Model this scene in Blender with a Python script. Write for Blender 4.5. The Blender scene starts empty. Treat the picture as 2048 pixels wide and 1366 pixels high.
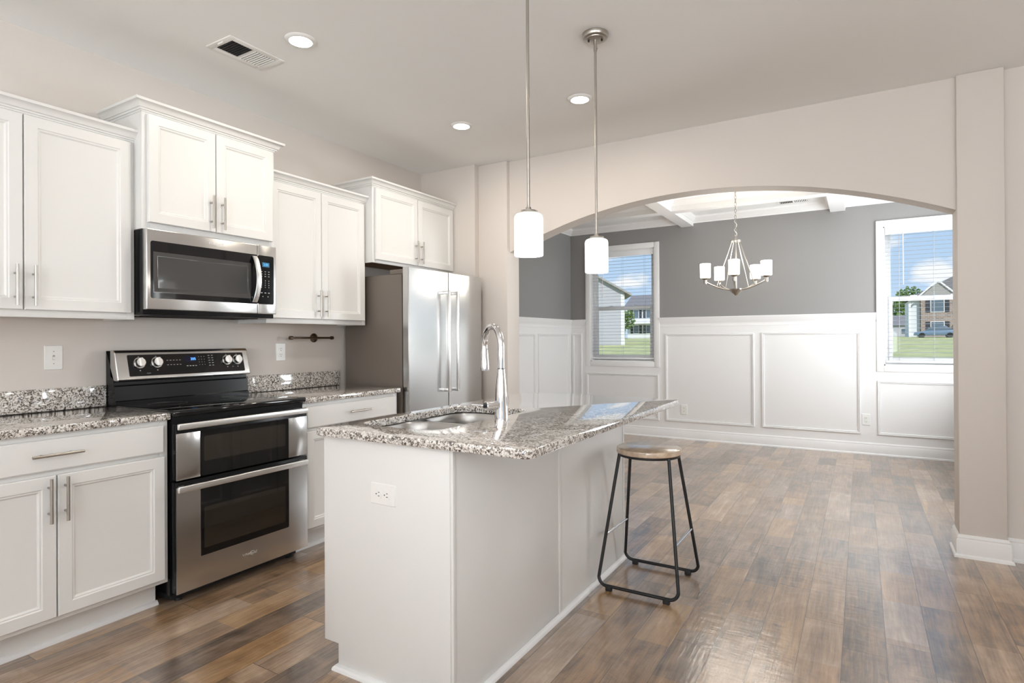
import bpy, bmesh, math, random
from mathutils import Vector, Matrix
random.seed(7)
SC = bpy.context.scene
COL = SC.collection

# ------------------------------------------------------------------ camera, view, world, lights
F_PX, YAW, PITCH, ROLL, SH = 1162.364, 0.540518130, 2.94173672e-03, -5.64797194e-03, -7.86438691
def make_camera():
    fw = Vector((-math.sin(YAW)*math.cos(PITCH), math.cos(YAW)*math.cos(PITCH), math.sin(PITCH)))
    r = Vector((math.cos(YAW), math.sin(YAW), 0)); u = r.cross(fw)
    r2 = r*math.cos(ROLL)+u*math.sin(ROLL); u2 = -r*math.sin(ROLL)+u*math.cos(ROLL)
    cd = bpy.data.cameras.new('camera'); co = bpy.data.objects.new('camera', cd); COL.objects.link(co)
    m = Matrix((r2, u2, -fw)).transposed().to_4x4(); m.translation = Vector((0, 0, 1.262))
    co.matrix_world = m
    cd.sensor_width = 36; cd.lens = F_PX/2048*36; cd.shift_y = SH/2048
    cd.clip_start = .05; cd.clip_end = 600
    SC.camera = co
make_camera()
SC.view_settings.view_transform = 'Standard'
SC.view_settings.look = 'None'
SC.view_settings.exposure = -0.12
SC.view_settings.gamma = 1.0
SC.view_settings.use_curve_mapping = False
cy = SC.cycles
cy.use_denoising = True
cy.max_bounces = 10; cy.diffuse_bounces = 6; cy.glossy_bounces = 5; cy.transmission_bounces = 6; cy.transparent_max_bounces = 12
cy.sample_clamp_indirect = 8.0
cy.caustics_reflective = False; cy.caustics_refractive = False

def make_world():
    w = bpy.data.worlds.new('sky'); SC.world = w; w.use_nodes = True
    nt = w.node_tree; N = nt.nodes; L = nt.links
    N.clear()
    out = N.new('ShaderNodeOutputWorld'); bg = N.new('ShaderNodeBackground')
    tc = N.new('ShaderNodeTexCoord'); sep = N.new('ShaderNodeSeparateXYZ')
    L.new(tc.outputs['Generated'], sep.inputs[0])
    ramp = N.new('ShaderNodeValToRGB')
    ramp.color_ramp.elements[0].position = 0.0; ramp.color_ramp.elements[0].color = (.66, .84, 1.05, 1)
    ramp.color_ramp.elements[1].position = .45; ramp.color_ramp.elements[1].color = (.32, .56, .95, 1)
    L.new(sep.outputs['Z'], ramp.inputs[0])
    mp = N.new('ShaderNodeMapping'); mp.inputs['Scale'].default_value = (7, 7, 15); mp.inputs['Location'].default_value = (1.3, .4, 2.2)
    L.new(tc.outputs['Generated'], mp.inputs[0])
    no = N.new('ShaderNodeTexNoise'); no.inputs['Scale'].default_value = 1.6; no.inputs['Detail'].default_value = 7
    L.new(mp.outputs[0], no.inputs['Vector'])
    cr = N.new('ShaderNodeValToRGB'); cr.color_ramp.elements[0].position = .52; cr.color_ramp.elements[1].position = .64
    L.new(no.outputs['Fac'], cr.inputs[0])
    mx = N.new('ShaderNodeMix'); mx.data_type = 'RGBA'
    L.new(cr.outputs[0], mx.inputs['Factor']); L.new(ramp.outputs[0], mx.inputs[6]); mx.inputs[7].default_value = (1.12, 1.12, 1.13, 1)
    L.new(mx.outputs[2], bg.inputs[0]); bg.inputs[1].default_value = 1.0
    L.new(bg.outputs[0], out.inputs[0])
make_world()

def lamp(name, kind, loc, rot=(0, 0, 0), energy=10, color=(1, 1, 1), size=None, sy=None, shape=None, **k):
    d = bpy.data.lights.new(name, kind); o = bpy.data.objects.new(name, d); COL.objects.link(o)
    o.location = loc; o.rotation_euler = rot; d.energy = energy; d.color = color
    if kind == 'AREA':
        d.shape = shape or 'RECTANGLE'; d.size = size; d.size_y = sy or size
    for a, b in k.items(): setattr(d, a, b)
    return o
PI = math.pi
lamp('sun', 'SUN', (0, 0, 30), (math.radians(48), 0, math.radians(28)), 4.2, (1, .96, .9), angle=.02)
# daylight lamps at unseen windows; rear and right ones added as upward ceiling fill
WINDOW_LIGHTS = [
    ('rear_window_fill', (-1.9, -3.96, 1.35), (PI/2+1.3, 0, 0), 165, 1.7, 1.7),
    ('rear_door_fill', (.9, -3.96, 1.15), (PI/2+1.3, 0, 0), 310, 1.9, 2.0),
    ('right_window_fill', (2.86, -.6, 1.4), (PI/2+1.2, 0, PI/2), 110, 1.9, 1.6),
    ('dining_window_daylight', (1.36, 6.20, 1.55), (PI/2+.38, 0, PI/2), 92, 1.1, 1.5),
    ('sidelight_daylight', (1.96, 4.23, 1.23), (PI/2, 0, PI), 11, .22, 1.70),
]
for n, loc, rot, e, sx, sy in WINDOW_LIGHTS:
    lamp(n, 'AREA', loc, rot, e, (.94, .975, 1), sx, sy)

# ------------------------------------------------------------------ materials
MATS = {}
def nodemat(name):
    m = bpy.data.materials.new(name); m.use_nodes = True
    nt = m.node_tree; b = nt.nodes['Principled BSDF']
    MATS[name] = m
    return m, nt, nt.nodes, nt.links, b
def mat(name, col, rough=.5, metal=0, emit=None, estr=0, coat=0, spec=None, bump=0, bscale=200, var=0, vscale=3, aniso=0, trans=0, brush=None):
    m, nt, N, L, b = nodemat(name)
    b.inputs['Base Color'].default_value = (*col, 1); b.inputs['Roughness'].default_value = rough; b.inputs['Metallic'].default_value = metal
    b.inputs['Coat Weight'].default_value = coat
    if spec is not None: b.inputs['Specular IOR Level'].default_value = spec
    if emit: b.inputs['Emission Color'].default_value = (*emit, 1); b.inputs['Emission Strength'].default_value = estr
    if aniso: b.inputs['Anisotropic'].default_value = aniso
    if trans: b.inputs['Transmission Weight'].default_value = trans
    tc = N.new('ShaderNodeTexCoord')
    if bump:
        n = N.new('ShaderNodeTexNoise'); n.inputs['Scale'].default_value = bscale; n.inputs['Detail'].default_value = 3
        L.new(tc.outputs['Object'], n.inputs['Vector'])
        bp = N.new('ShaderNodeBump'); bp.inputs['Strength'].default_value = bump; bp.inputs['Distance'].default_value = .002
        L.new(n.outputs['Fac'], bp.inputs['Height']); L.new(bp.outputs[0], b.inputs['Normal'])
    if var:
        n = N.new('ShaderNodeTexNoise'); n.inputs['Scale'].default_value = vscale; n.inputs['Detail'].default_value = 4
        L.new(tc.outputs['Object'], n.inputs['Vector'])
        mx = N.new('ShaderNodeMix'); mx.data_type = 'RGBA'
        mx.inputs[6].default_value = (*[c*(1-var) for c in col], 1); mx.inputs[7].default_value = (*[min(1, c*(1+var)) for c in col], 1)
        L.new(n.outputs['Fac'], mx.inputs['Factor']); L.new(mx.outputs[2], b.inputs['Base Color'])
    if brush:
        mp = N.new('ShaderNodeMapping'); mp.inputs['Scale'].default_value = brush
        L.new(tc.outputs['Object'], mp.inputs[0])
        n = N.new('ShaderNodeTexNoise'); n.inputs['Scale'].default_value = 1; n.inputs['Detail'].default_value = 3
        L.new(mp.outputs[0], n.inputs['Vector'])
        mr = N.new('ShaderNodeMapRange'); mr.inputs[3].default_value = rough*.8; mr.inputs[4].default_value = rough*1.25
        L.new(n.outputs['Fac'], mr.inputs[0]); L.new(mr.outputs[0], b.inputs['Roughness'])
    return m

M_WALL = mat('beige_paint', (.655, .610, .572), .6, bump=.12, bscale=260, var=.015)
M_CEIL = mat('ceiling_paint', (.87, .88, .875), .7, bump=.15, bscale=160, var=.012)
M_GREY = mat('grey_paint', (.26, .255, .252), .5, bump=.1, bscale=260, var=.02)
M_TRIM = mat('white_trim_paint', (.79, .79, .79), .5, var=.01)
M_CAB = mat('white_cabinet_paint', (.75, .748, .735), .34, var=.012, vscale=2)
M_CABIN = mat('cabinet_underside_wood', (.42, .27, .14), .6, var=.15, vscale=12)
M_NICK = mat('brushed_nickel', (.46, .43, .39), .3, 1, brush=(40, 40, 400))
M_CHROME = mat('chrome', (.82, .82, .83), .06, 1)
M_STEEL = mat('stainless_steel', (.60, .595, .585), .23, 1)
M_STEELV = mat('fridge_stainless_steel', (.60, .60, .595), .19, 1)
M_STEELB = mat('bright_stainless_steel', (.86, .86, .855), .32, 1)
M_SINK = mat('sink_steel', (.42, .41, .40), .28, 1)
M_BLKG = mat('black_glass', (.005, .005, .006), .05, 0, spec=.5)
M_OVG = mat('oven_window_glass', (.022, .018, .013), .06, 0, coat=.5)
M_MWG = mat('microwave_window_glass', (.05, .05, .05), .09, 0, coat=.6)
M_BLK = mat('black_enamel', (.008, .008, .009), .22, 0, spec=.25)
M_DARK = mat('dark_recess', (.015, .014, .013), .8)
M_BLKM = mat('black_powder_coat', (.010, .010, .011), .38)
M_RUB = mat('black_rubber', (.015, .015, .015), .7)
M_FSIDE = mat('grey_fridge_paint', (.150, .125, .105), .36, bump=.1, bscale=500)
M_BRONZE = mat('bronze_metal', (.16, .115, .085), .38, 1, var=.1, vscale=60)
M_PLATE = mat('white_plastic', (.82, .82, .80), .3)
M_SLAT = mat('white_blind_vinyl', (.80, .81, .82), .35)
M_SLAT_BACKLIT = mat('backlit_blind_slat', (.47, .49, .52), .45)  # white slats greyed: their backlit shade is put into the colour
M_VINYL = mat('white_window_vinyl', (.84, .85, .86), .35)
M_MARK = mat('pale_printing', (.45, .45, .45), .5)
M_BLUE = mat('blue_display', (.02, .1, .4), .3, emit=(.10, .38, 1.0), estr=2.2)
M_CYAN = mat('cyan_display', (.02, .2, .4), .3, emit=(.10, .45, .80), estr=1.2)
M_GLOWG = mat('white_opal_glass', (.9, .9, .88), .25, emit=(1, .98, .95), estr=.7)
M_CHGLOW = mat('lit_opal_glass', (.9, .9, .86), .25, emit=(1, .94, .82), estr=3.2)
M_LED = mat('led_lens', (.9, .9, .9), .4, emit=(1, .98, .95), estr=14)

def M_glass():
    m, nt, N, L, b = nodemat('window_glass')
    out = N['Material Output']
    t = N.new('ShaderNodeBsdfTransparent'); t.inputs[0].default_value = (.97, .985, .99, 1)
    g = N.new('ShaderNodeBsdfGlossy'); g.inputs['Roughness'].default_value = .02
    fr = N.new('ShaderNodeFresnel'); fr.inputs[0].default_value = 1.2
    mx = N.new('ShaderNodeMixShader'); L.new(fr.outputs[0], mx.inputs[0]); L.new(t.outputs[0], mx.inputs[1]); L.new(g.outputs[0], mx.inputs[2])
    L.new(mx.outputs[0], out.inputs[0]); return m
M_GLASS = M_glass()

def mnode(N, L, op, a, b=None, c=None):
    n = N.new('ShaderNodeMath'); n.operation = op
    for i, v in enumerate((a, b, c)):
        if v is None: continue
        if isinstance(v, (int, float)): n.inputs[i].default_value = v
        else: L.new(v, n.inputs[i])
    return n.outputs[0]
def combine(N, L, x, y, z):
    n = N.new('ShaderNodeCombineXYZ')
    for i, v in enumerate((x, y, z)):
        if isinstance(v, (int, float)): n.inputs[i].default_value = v
        else: L.new(v, n.inputs[i])
    return n.outputs[0]
def M_floor():
    m, nt, N, L, b = nodemat('wood_plank_floor')
    tc = N.new('ShaderNodeTexCoord'); sp = N.new('ShaderNodeSeparateXYZ'); L.new(tc.outputs['Object'], sp.inputs[0])
    x, y = sp.outputs['X'], sp.outputs['Y']
    A = lambda op, a, b=None, c=None: mnode(N, L, op, a, b, c)
    def white(v):
        n = N.new('ShaderNodeTexWhiteNoise'); n.noise_dimensions = '3D'; L.new(v, n.inputs['Vector']); return n.outputs['Value']
    def noise(v, s, d, ro=.55, di=0):
        n = N.new('ShaderNodeTexNoise'); n.inputs['Distortion'].default_value = di; n.inputs['Scale'].default_value = s; n.inputs['Detail'].default_value = d; n.inputs['Roughness'].default_value = ro
        L.new(v, n.inputs['Vector']); return n.outputs['Fac']
    u = A('MULTIPLY', A('ADD', x, .072), 1/.152); row = A('FLOOR', u)
    r1 = white(combine(N, L, row, 3.3, 0))
    v = A('ADD', A('MULTIPLY', y, 1/1.22), A('MULTIPLY', r1, 9)); col = A('FLOOR', v)
    pid = white(combine(N, L, row, col, 1.7))
    v2 = A('ADD', A('MULTIPLY', y, 1/.41), A('MULTIPLY', r1, 17)); sub = A('FLOOR', v2)
    pid2 = white(combine(N, L, row, sub, 5.1))
    zz = A('ADD', A('MULTIPLY', pid, 37), A('MULTIPLY', row, .7))
    g1 = noise(combine(N, L, A('MULTIPLY', x, 13), A('MULTIPLY', y, 1.7), zz), 1.0, 7, .66, 1.1)
    g2 = noise(combine(N, L, A('MULTIPLY', x, 95), A('MULTIPLY', y, 4.5), zz), 1.0, 4, .6, .5)
    g3 = noise(combine(N, L, A('MULTIPLY', x, 5), A('MULTIPLY', y, 4), zz), 1.3, 4, .6, .8)
    f = A('ADD', A('MULTIPLY', pid, .32), A('MULTIPLY', pid2, .25))
    f = A('ADD', f, A('MULTIPLY', A('SUBTRACT', g1, .5), .95))
    f = A('ADD', f, A('MULTIPLY', A('SUBTRACT', g2, .5), .6))
    f = A('ADD', f, A('MULTIPLY', A('SUBTRACT', g3, .5), .55))
    f = A('ADD', f, .16)
    def wood_ramp(cols):
        rp = N.new('ShaderNodeValToRGB'); e = rp.color_ramp.elements
        e[0].position = .06; e[0].color = (*cols[0], 1); e[1].position = .95; e[1].color = (*cols[-1], 1)
        for p, c in zip((.30, .52, .74), cols[1:-1]):
            k = e.new(p); k.color = (*c, 1)
        L.new(f, rp.inputs[0]); return rp.outputs[0]
    warm = wood_ramp(((.050, .027, .013), (.155, .088, .043), (.30, .172, .078), (.43, .258, .118), (.59, .375, .185)))
    cool = wood_ramp(((.060, .042, .032), (.18, .13, .098), (.31, .225, .168), (.45, .34, .255), (.60, .48, .37)))
    hue = N.new('ShaderNodeMix'); hue.data_type = 'RGBA'
    hv = A('ADD', A('MULTIPLY', white(combine(N, L, row, sub, 9.3)), .55), A('MULTIPLY', g3, .55))
    hm = N.new('ShaderNodeMapRange'); hm.inputs[1].default_value = .28; hm.inputs[2].default_value = .92; L.new(hv, hm.inputs[0])
    L.new(hm.outputs[0], hue.inputs['Factor']); L.new(warm, hue.inputs[6]); L.new(cool, hue.inputs[7])
    ramp = hue
    fu = A('FRACT', u); fv = A('FRACT', v)
    du = A('MULTIPLY', A('MINIMUM', fu, A('SUBTRACT', 1, fu)), .152)
    dv = A('MULTIPLY', A('MINIMUM', fv, A('SUBTRACT', 1, fv)), 1.22)
    d = A('MINIMUM', du, dv)
    seam = A('LESS_THAN', d, .0014)
    mx = N.new('ShaderNodeMix'); mx.data_type = 'RGBA'
    L.new(A('MULTIPLY', seam, .75), mx.inputs['Factor']); L.new(ramp.outputs[2], mx.inputs[6]); mx.inputs[7].default_value = (.02, .012, .008, 1)
    L.new(mx.outputs[2], b.inputs['Base Color'])
    rg = N.new('ShaderNodeMapRange'); rg.inputs[3].default_value = .24; rg.inputs[4].default_value = .42
    L.new(g1, rg.inputs[0]); L.new(rg.outputs[0], b.inputs['Roughness'])
    wav = noise(combine(N, L, A('MULTIPLY', x, 9), A('MULTIPLY', y, 26), zz), 1.0, 2, .5)
    wv2 = noise(combine(N, L, A('MULTIPLY', x, 60), A('MULTIPLY', y, 5), zz), 1.0, 3, .5)
    h = A('SUBTRACT', A('ADD', A('MULTIPLY', wav, .9), A('MULTIPLY', wv2, .5)), A('MULTIPLY', seam, .8))
    bp = N.new('ShaderNodeBump'); bp.inputs['Strength'].default_value = .5; bp.inputs['Distance'].default_value = .003
    L.new(h, bp.inputs['Height']); L.new(bp.outputs[0], b.inputs['Normal'])
    b.inputs['Coat Weight'].default_value = 1; b.inputs['Coat IOR'].default_value = 1.95; b.inputs['Coat Roughness'].default_value = .2; L.new(bp.outputs[0], b.inputs['Coat Normal'])
    return m
M_FLOOR = M_floor()
def M_granite():
    m, nt, N, L, b = nodemat('speckled_granite')
    tc = N.new('ShaderNodeTexCoord')
    def vor(s):
        v = N.new('ShaderNodeTexVoronoi'); v.inputs['Scale'].default_value = s
        dn = N.new('ShaderNodeTexNoise'); dn.inputs['Scale'].default_value = s*.9; L.new(tc.outputs['Object'], dn.inputs['Vector'])
        mxv = N.new('ShaderNodeMix'); mxv.data_type = 'VECTOR'; mxv.inputs['Factor'].default_value = .012
        L.new(tc.outputs['Object'], mxv.inputs[4]); L.new(dn.outputs['Color'], mxv.inputs[5])
        L.new(mxv.outputs[1], v.inputs['Vector'])
        s = N.new('ShaderNodeSeparateColor'); L.new(v.outputs['Color'], s.inputs[0]); return s
    a = vor(170); c = vor(330)
    n = N.new('ShaderNodeTexNoise'); n.inputs['Scale'].default_value = 28; n.inputs['Detail'].default_value = 3; L.new(tc.outputs['Object'], n.inputs['Vector'])
    f = mnode(N, L, 'ADD', mnode(N, L, 'MULTIPLY', a.outputs[0], .62), mnode(N, L, 'MULTIPLY', c.outputs[1], .38))
    f = mnode(N, L, 'ADD', f, mnode(N, L, 'MULTIPLY', mnode(N, L, 'SUBTRACT', n.outputs['Fac'], .5), .55))
    r = N.new('ShaderNodeValToRGB'); e = r.color_ramp.elements; r.color_ramp.interpolation = 'LINEAR'
    e[0].position = .21; e[0].color = (.018, .015, .014, 1)
    e[1].position = .90; e[1].color = (.82, .81, .79, 1)
    for p, cc in ((.285, (.055, .046, .042)), (.35, (.20, .17, .15)), (.43, (.38, .33, .285)), (.525, (.60, .555, .505)), (.62, (.72, .70, .665))):
        k = e.new(p); k.color = (*cc, 1)
    L.new(f, r.inputs[0])
    L.new(r.outputs[0], b.inputs['Base Color'])
    b.inputs['Roughness'].default_value = .07; b.inputs['Specular IOR Level'].default_value = .6; b.inputs['Coat Weight'].default_value = 1; b.inputs['Coat IOR'].default_value = 1.75; b.inputs['Coat Roughness'].default_value = .03
    return m
M_GRAN = M_granite()
def M_woodseat():
    m, nt, N, L, b = nodemat('pale_wood_seat')
    tc = N.new('ShaderNodeTexCoord'); mp = N.new('ShaderNodeMapping'); mp.inputs['Scale'].default_value = (45, 5, 45); mp.inputs['Rotation'].default_value = (0, 0, .5)
    L.new(tc.outputs['Object'], mp.inputs[0])
    n = N.new('ShaderNodeTexNoise'); n.inputs['Scale'].default_value = 1; n.inputs['Detail'].default_value = 5; L.new(mp.outputs[0], n.inputs['Vector'])
    r = N.new('ShaderNodeValToRGB'); e = r.color_ramp.elements
    e[0].position = .3; e[0].color = (.48, .35, .24, 1); e[1].position = .7; e[1].color = (.70, .56, .42, 1)
    L.new(n.outputs['Fac'], r.inputs[0]); L.new(r.outputs[0], b.inputs['Base Color']); b.inputs['Roughness'].default_value = .3; b.inputs['Coat Weight'].default_value = .8; b.inputs['Coat Roughness'].default_value = .12
    return m
M_SEAT = M_woodseat()
def M_grass():
    m, nt, N, L, b = nodemat('meadow_grass')
    tc = N.new('ShaderNodeTexCoord')
    n = N.new('ShaderNodeTexNoise'); n.inputs['Scale'].default_value = .9; n.inputs['Detail'].default_value = 8; n.inputs['Roughness'].default_value = .7; L.new(tc.outputs['Object'], n.inputs['Vector'])
    r = N.new('ShaderNodeValToRGB'); e = r.color_ramp.elements
    e[0].position = .32; e[0].color = (.27, .33, .11, 1); e[1].position = .68; e[1].color = (.60, .56, .30, 1)
    L.new(n.outputs['Fac'], r.inputs[0]); L.new(r.outputs[0], b.inputs['Base Color']); b.inputs['Roughness'].default_value = .9
    return m
M_GRASS = M_grass()
def M_lines(name, c1, c2, period, rough=.7):     # horizontal lap siding, period in metres
    m, nt, N, L, b = nodemat(name)
    tc = N.new('ShaderNodeTexCoord'); sp = N.new('ShaderNodeSeparateXYZ'); L.new(tc.outputs['Object'], sp.inputs[0])
    fr = mnode(N, L, 'FRACT', mnode(N, L, 'MULTIPLY', sp.outputs['Z'], 1/period))
    lt = mnode(N, L, 'LESS_THAN', fr, .12)
    mx = N.new('ShaderNodeMix'); mx.data_type = 'RGBA'; L.new(lt, mx.inputs['Factor']); mx.inputs[6].default_value = (*c1, 1); mx.inputs[7].default_value = (*c2, 1)
    L.new(mx.outputs[2], b.inputs['Base Color']); b.inputs['Roughness'].default_value = rough; return m
M_SIDE = M_lines('grey_lap_siding', (.43, .43, .47), (.385, .385, .42), .2)
M_SIDEW = M_lines('white_lap_siding', (.70, .72, .76), (.64, .66, .70), .2)
def M_brick():
    m, nt, N, L, b = nodemat('tan_brick')
    tc = N.new('ShaderNodeTexCoord'); mp = N.new('ShaderNodeMapping'); mp.inputs['Rotation'].default_value = (PI/2, 0, 0); L.new(tc.outputs['Object'], mp.inputs[0])
    br = N.new('ShaderNodeTexBrick'); br.inputs['Scale'].default_value = 1.0; br.inputs['Brick Width'].default_value = .5; br.inputs['Row Height'].default_value = .2; br.inputs['Mortar Size'].default_value = .02
    br.inputs['Color1'].default_value = (.36, .27, .22, 1); br.inputs['Color2'].default_value = (.24, .17, .14, 1); br.inputs['Mortar'].default_value = (.45, .42, .40, 1)
    L.new(mp.outputs[0], br.inputs['Vector']); L.new(br.outputs['Color'], b.inputs['Base Color']); b.inputs['Roughness'].default_value = .85; return m
M_BRICK = M_brick()
M_SHING = mat('grey_shingles', (.20, .19, .20), .85, var=.25, vscale=6)
M_ROOFP = mat('pale_shingles', (.36, .34, .33), .85, var=.15, vscale=6)
M_LEAF = mat('green_leaves', (.17, .27, .07), .7, var=.35, vscale=5)
M_BARK = mat('bark', (.10, .075, .055), .9, var=.3, vscale=8)
M_SHUT = mat('dark_shutter', (.035, .04, .05), .6)
M_EXWIN = mat('house_window_glass', (.12, .16, .20), .1)
M_CAR = mat('blue_grey_car_paint', (.16, .24, .34), .25, .3, coat=.8)

# ------------------------------------------------------------------ mesh helpers
def tag(o, label=None, cat=None, group=None, kind=None):
    if label: o['label'] = label
    if cat: o['category'] = cat
    if group: o['group'] = group
    if kind: o['kind'] = kind
    return o
def thing(name, label, cat, loc=(0, 0, 0), group=None):
    o = bpy.data.objects.new(name, None); COL.objects.link(o); o.location = loc
    o.empty_display_size = .1
    return tag(o, label, cat, group)
def base_of(o):
    v = Vector((0, 0, 0))
    while o is not None: v += Vector(o.location); o = o.parent
    return v
class MB:
    def __init__(s): s.bm = bmesh.new()
    def face(s, pts):
        return s.bm.faces.new([s.bm.verts.new(p) for p in pts])
    def box(s, x0, x1, y0, y1, z0, z1, bev=0, seg=2):
        t = bmesh.new()
        v = [t.verts.new((x, y, z)) for x in (x0, x1) for y in (y0, y1) for z in (z0, z1)]
        for f in ((0, 1, 3, 2), (4, 6, 7, 5), (0, 4, 5, 1), (2, 3, 7, 6), (0, 2, 6, 4), (1, 5, 7, 3)): t.faces.new([v[i] for i in f])
        if bev: bmesh.ops.bevel(t, geom=list(t.edges), offset=bev, segments=seg, profile=.5, affect='EDGES')
        return s.merge(t)
    def merge(s, t, mtx=None):
        if mtx is not None: bmesh.ops.transform(t, matrix=mtx, verts=t.verts)
        me = bpy.data.meshes.new('t'); t.to_mesh(me); t.free(); s.bm.from_mesh(me); bpy.data.meshes.remove(me); return s
    def prism(s, poly, axis, a0, a1, bev=0, seg=2):
        t = bmesh.new()
        def P(p, a): return {'x': (a, p[0], p[1]), 'y': (p[0], a, p[1]), 'z': (p[0], p[1], a)}[axis]
        A = [t.verts.new(P(p, a0)) for p in poly]; B = [t.verts.new(P(p, a1)) for p in poly]
        n = len(poly)
        t.faces.new(A); t.faces.new(B[::-1])
        for i in range(n): t.faces.new((A[i], B[i], B[(i+1) % n], A[(i+1) % n]))
        bmesh.ops.recalc_face_normals(t, faces=t.faces)
        if bev: bmesh.ops.bevel(t, geom=[e for e in t.edges if len(e.link_faces) == 2 and e.calc_face_angle(0) > .5], offset=bev, segments=seg, profile=.5, affect='EDGES')
        return s.merge(t)
    def ring(s, c, d, r, n, up=None):
        d = Vector(d).normalized(); a = up or (Vector((0, 0, 1)) if abs(d.z) < .9 else Vector((1, 0, 0)))
        e1 = d.cross(a).normalized(); e2 = d.cross(e1)
        return [s.bm.verts.new(Vector(c)+r*(math.cos(2*PI*i/n)*e1+math.sin(2*PI*i/n)*e2)) for i in range(n)]
    def bridge(s, A, B):
        n = len(A)
        for i in range(n): s.bm.faces.new((A[i], A[(i+1) % n], B[(i+1) % n], B[i]))
    def cyl(s, p0, p1, r0, r1=None, n=24, caps=True):
        d = Vector(p1)-Vector(p0); r1 = r0 if r1 is None else r1
        A = s.ring(p0, d, r0, n); B = s.ring(p1, d, r1, n); s.bridge(A, B)
        if caps: s.bm.faces.new(A[::-1]); s.bm.faces.new(B)
        return s
    def tube(s, pts, r, n=12, closed=False):
        pts = [Vector(p) for p in pts]; N_ = len(pts); rs = r if isinstance(r, (list, tuple)) else [r]*N_
        tan = []
        for i in range(N_):
            a = pts[(i-1) % N_] if (closed or i > 0) else pts[i]; b = pts[(i+1) % N_] if (closed or i < N_-1) else pts[i]
            tan.append((b-a).normalized())
        up = Vector((0, 0, 1)) if abs(tan[0].z) < .9 else Vector((1, 0, 0))
        e1 = tan[0].cross(up).normalized(); R = []
        for i in range(N_):
            e1 = (e1-tan[i]*e1.dot(tan[i])).normalized(); e2 = tan[i].cross(e1)
            R.append([s.bm.verts.new(pts[i]+rs[i]*(math.cos(2*PI*k/n)*e1+math.sin(2*PI*k/n)*e2)) for k in range(n)])
        for i in range(N_-1): s.bridge(R[i], R[i+1])
        if closed: s.bridge(R[-1], R[0])
        else: s.bm.faces.new(R[0][::-1]); s.bm.faces.new(R[-1])
        return s
    def lathe(s, prof, c, n=32):
        c = Vector(c); R = []
        for r, z in prof:
            R.append([s.bm.verts.new(c+Vector((max(r, 1e-4)*math.cos(2*PI*i/n), max(r, 1e-4)*math.sin(2*PI*i/n), z))) for i in range(n)])
        for i in range(len(R)-1): s.bridge(R[i], R[i+1])
        if prof[0][0] > 1e-3 and prof[0] != prof[-1]: s.bm.faces.new(R[0][::-1])
        if prof[-1][0] > 1e-3 and prof[0] != prof[-1]: s.bm.faces.new(R[-1])
        return s
    def sweep(s, path, prof, side=1, closed=False):
        """profile of (out, z) points carried along a plan path of (x, y) points with mitred corners"""
        P = [Vector((p[0], p[1])) for p in path]; n = len(P); R = []
        def nrm(a, b):
            d = (b-a).normalized(); return Vector((-d.y, d.x))*side
        for i in range(n):
            n0 = nrm(P[i-1], P[i]) if (i > 0 or closed) else None; n1 = nrm(P[i], P[(i+1) % n]) if (i < n-1 or closed) else None
            if n0 is None: m = n1
            elif n1 is None: m = n0
            else: m = (n0+n1)/(1+n0.dot(n1))
            R.append([s.bm.verts.new((P[i].x+m.x*o, P[i].y+m.y*o, z)) for o, z in prof])
        k = len(prof)
        for i in range(n if closed else n-1):
            A, B = R[i], R[(i+1) % n]
            for j in range(k): s.bm.faces.new((A[j], A[(j+1) % k], B[(j+1) % k], B[j]))
        if not closed: s.bm.faces.new(R[0][::-1]); s.bm.faces.new(R[-1])
        return s
    def nested(s, rect, steps, axis='x', a=0, sgn=1, back=None):
        """concentric rectangles: steps = (inset, offset); faces between them and a closing panel"""
        p0, p1, z0, z1 = rect
        def P(u, z, off): return (a+sgn*off, u, z) if axis == 'x' else (u, a+sgn*off, z)
        L = []
        for ins, off in steps:
            L.append([s.bm.verts.new(P(u, z, off)) for u, z in ((p0+ins, z0+ins), (p1-ins, z0+ins), (p1-ins, z1-ins), (p0+ins, z1-ins))])
        for A, B in zip(L, L[1:]):
            for i in range(4): s.bm.faces.new((A[i], A[(i+1) % 4], B[(i+1) % 4], B[i]))
        s.bm.faces.new(L[-1]); s.bm.faces.new(L[0][::-1])
        return s
    def build(s, name, m, parent=None, angle=35, smooth=True, kind=None):
        bmesh.ops.recalc_face_normals(s.bm, faces=s.bm.faces)
        b = base_of(parent)
        if b.length: bmesh.ops.translate(s.bm, verts=s.bm.verts, vec=-b)
        me = bpy.data.meshes.new(name); s.bm.to_mesh(me); s.bm.free()
        if smooth:
            me.polygons.foreach_set('use_smooth', [True]*len(me.polygons)); me.set_sharp_from_angle(angle=math.radians(angle))
        o = bpy.data.objects.new(name, me); COL.objects.link(o); o.parent = parent
        me.materials.append(m)
        if kind: o['kind'] = kind
        return o
def struct(name, mb, m, **k): return mb.build(name, m, None, kind='structure', **k)
def text(name, body, loc, size, m, parent, axis='x', extrude=.0006, ax=1.0, flip=False):
    """flat lettering standing on a plane that faces +x (axis 'x') or -y (axis 'y')"""
    c = bpy.data.curves.new(name, 'FONT'); c.body = body; c.size = size; c.extrude = extrude; c.align_x = 'CENTER'; c.align_y = 'CENTER'
    o = bpy.data.objects.new(name, c); COL.objects.link(o); o.parent = parent
    o.location = Vector(loc)-base_of(parent); o.rotation_euler = (PI/2, 0, PI/2) if axis == 'x' else (PI/2, 0, 0)
    o.scale = (ax, 1, 1); c.materials.append(m)
    me = bpy.data.meshes.new_from_object(o.evaluated_get(bpy.context.evaluated_depsgraph_get()))
    q = bpy.data.objects.new(name, me); COL.objects.link(q); q.parent = parent; q.location = o.location; q.rotation_euler = o.rotation_euler
    bpy.data.objects.remove(o); return q
def arcpts(c, r, a0, a1, n, f):
    return [f(c, r, a0+(a1-a0)*i/n) for i in range(n+1)]
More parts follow.
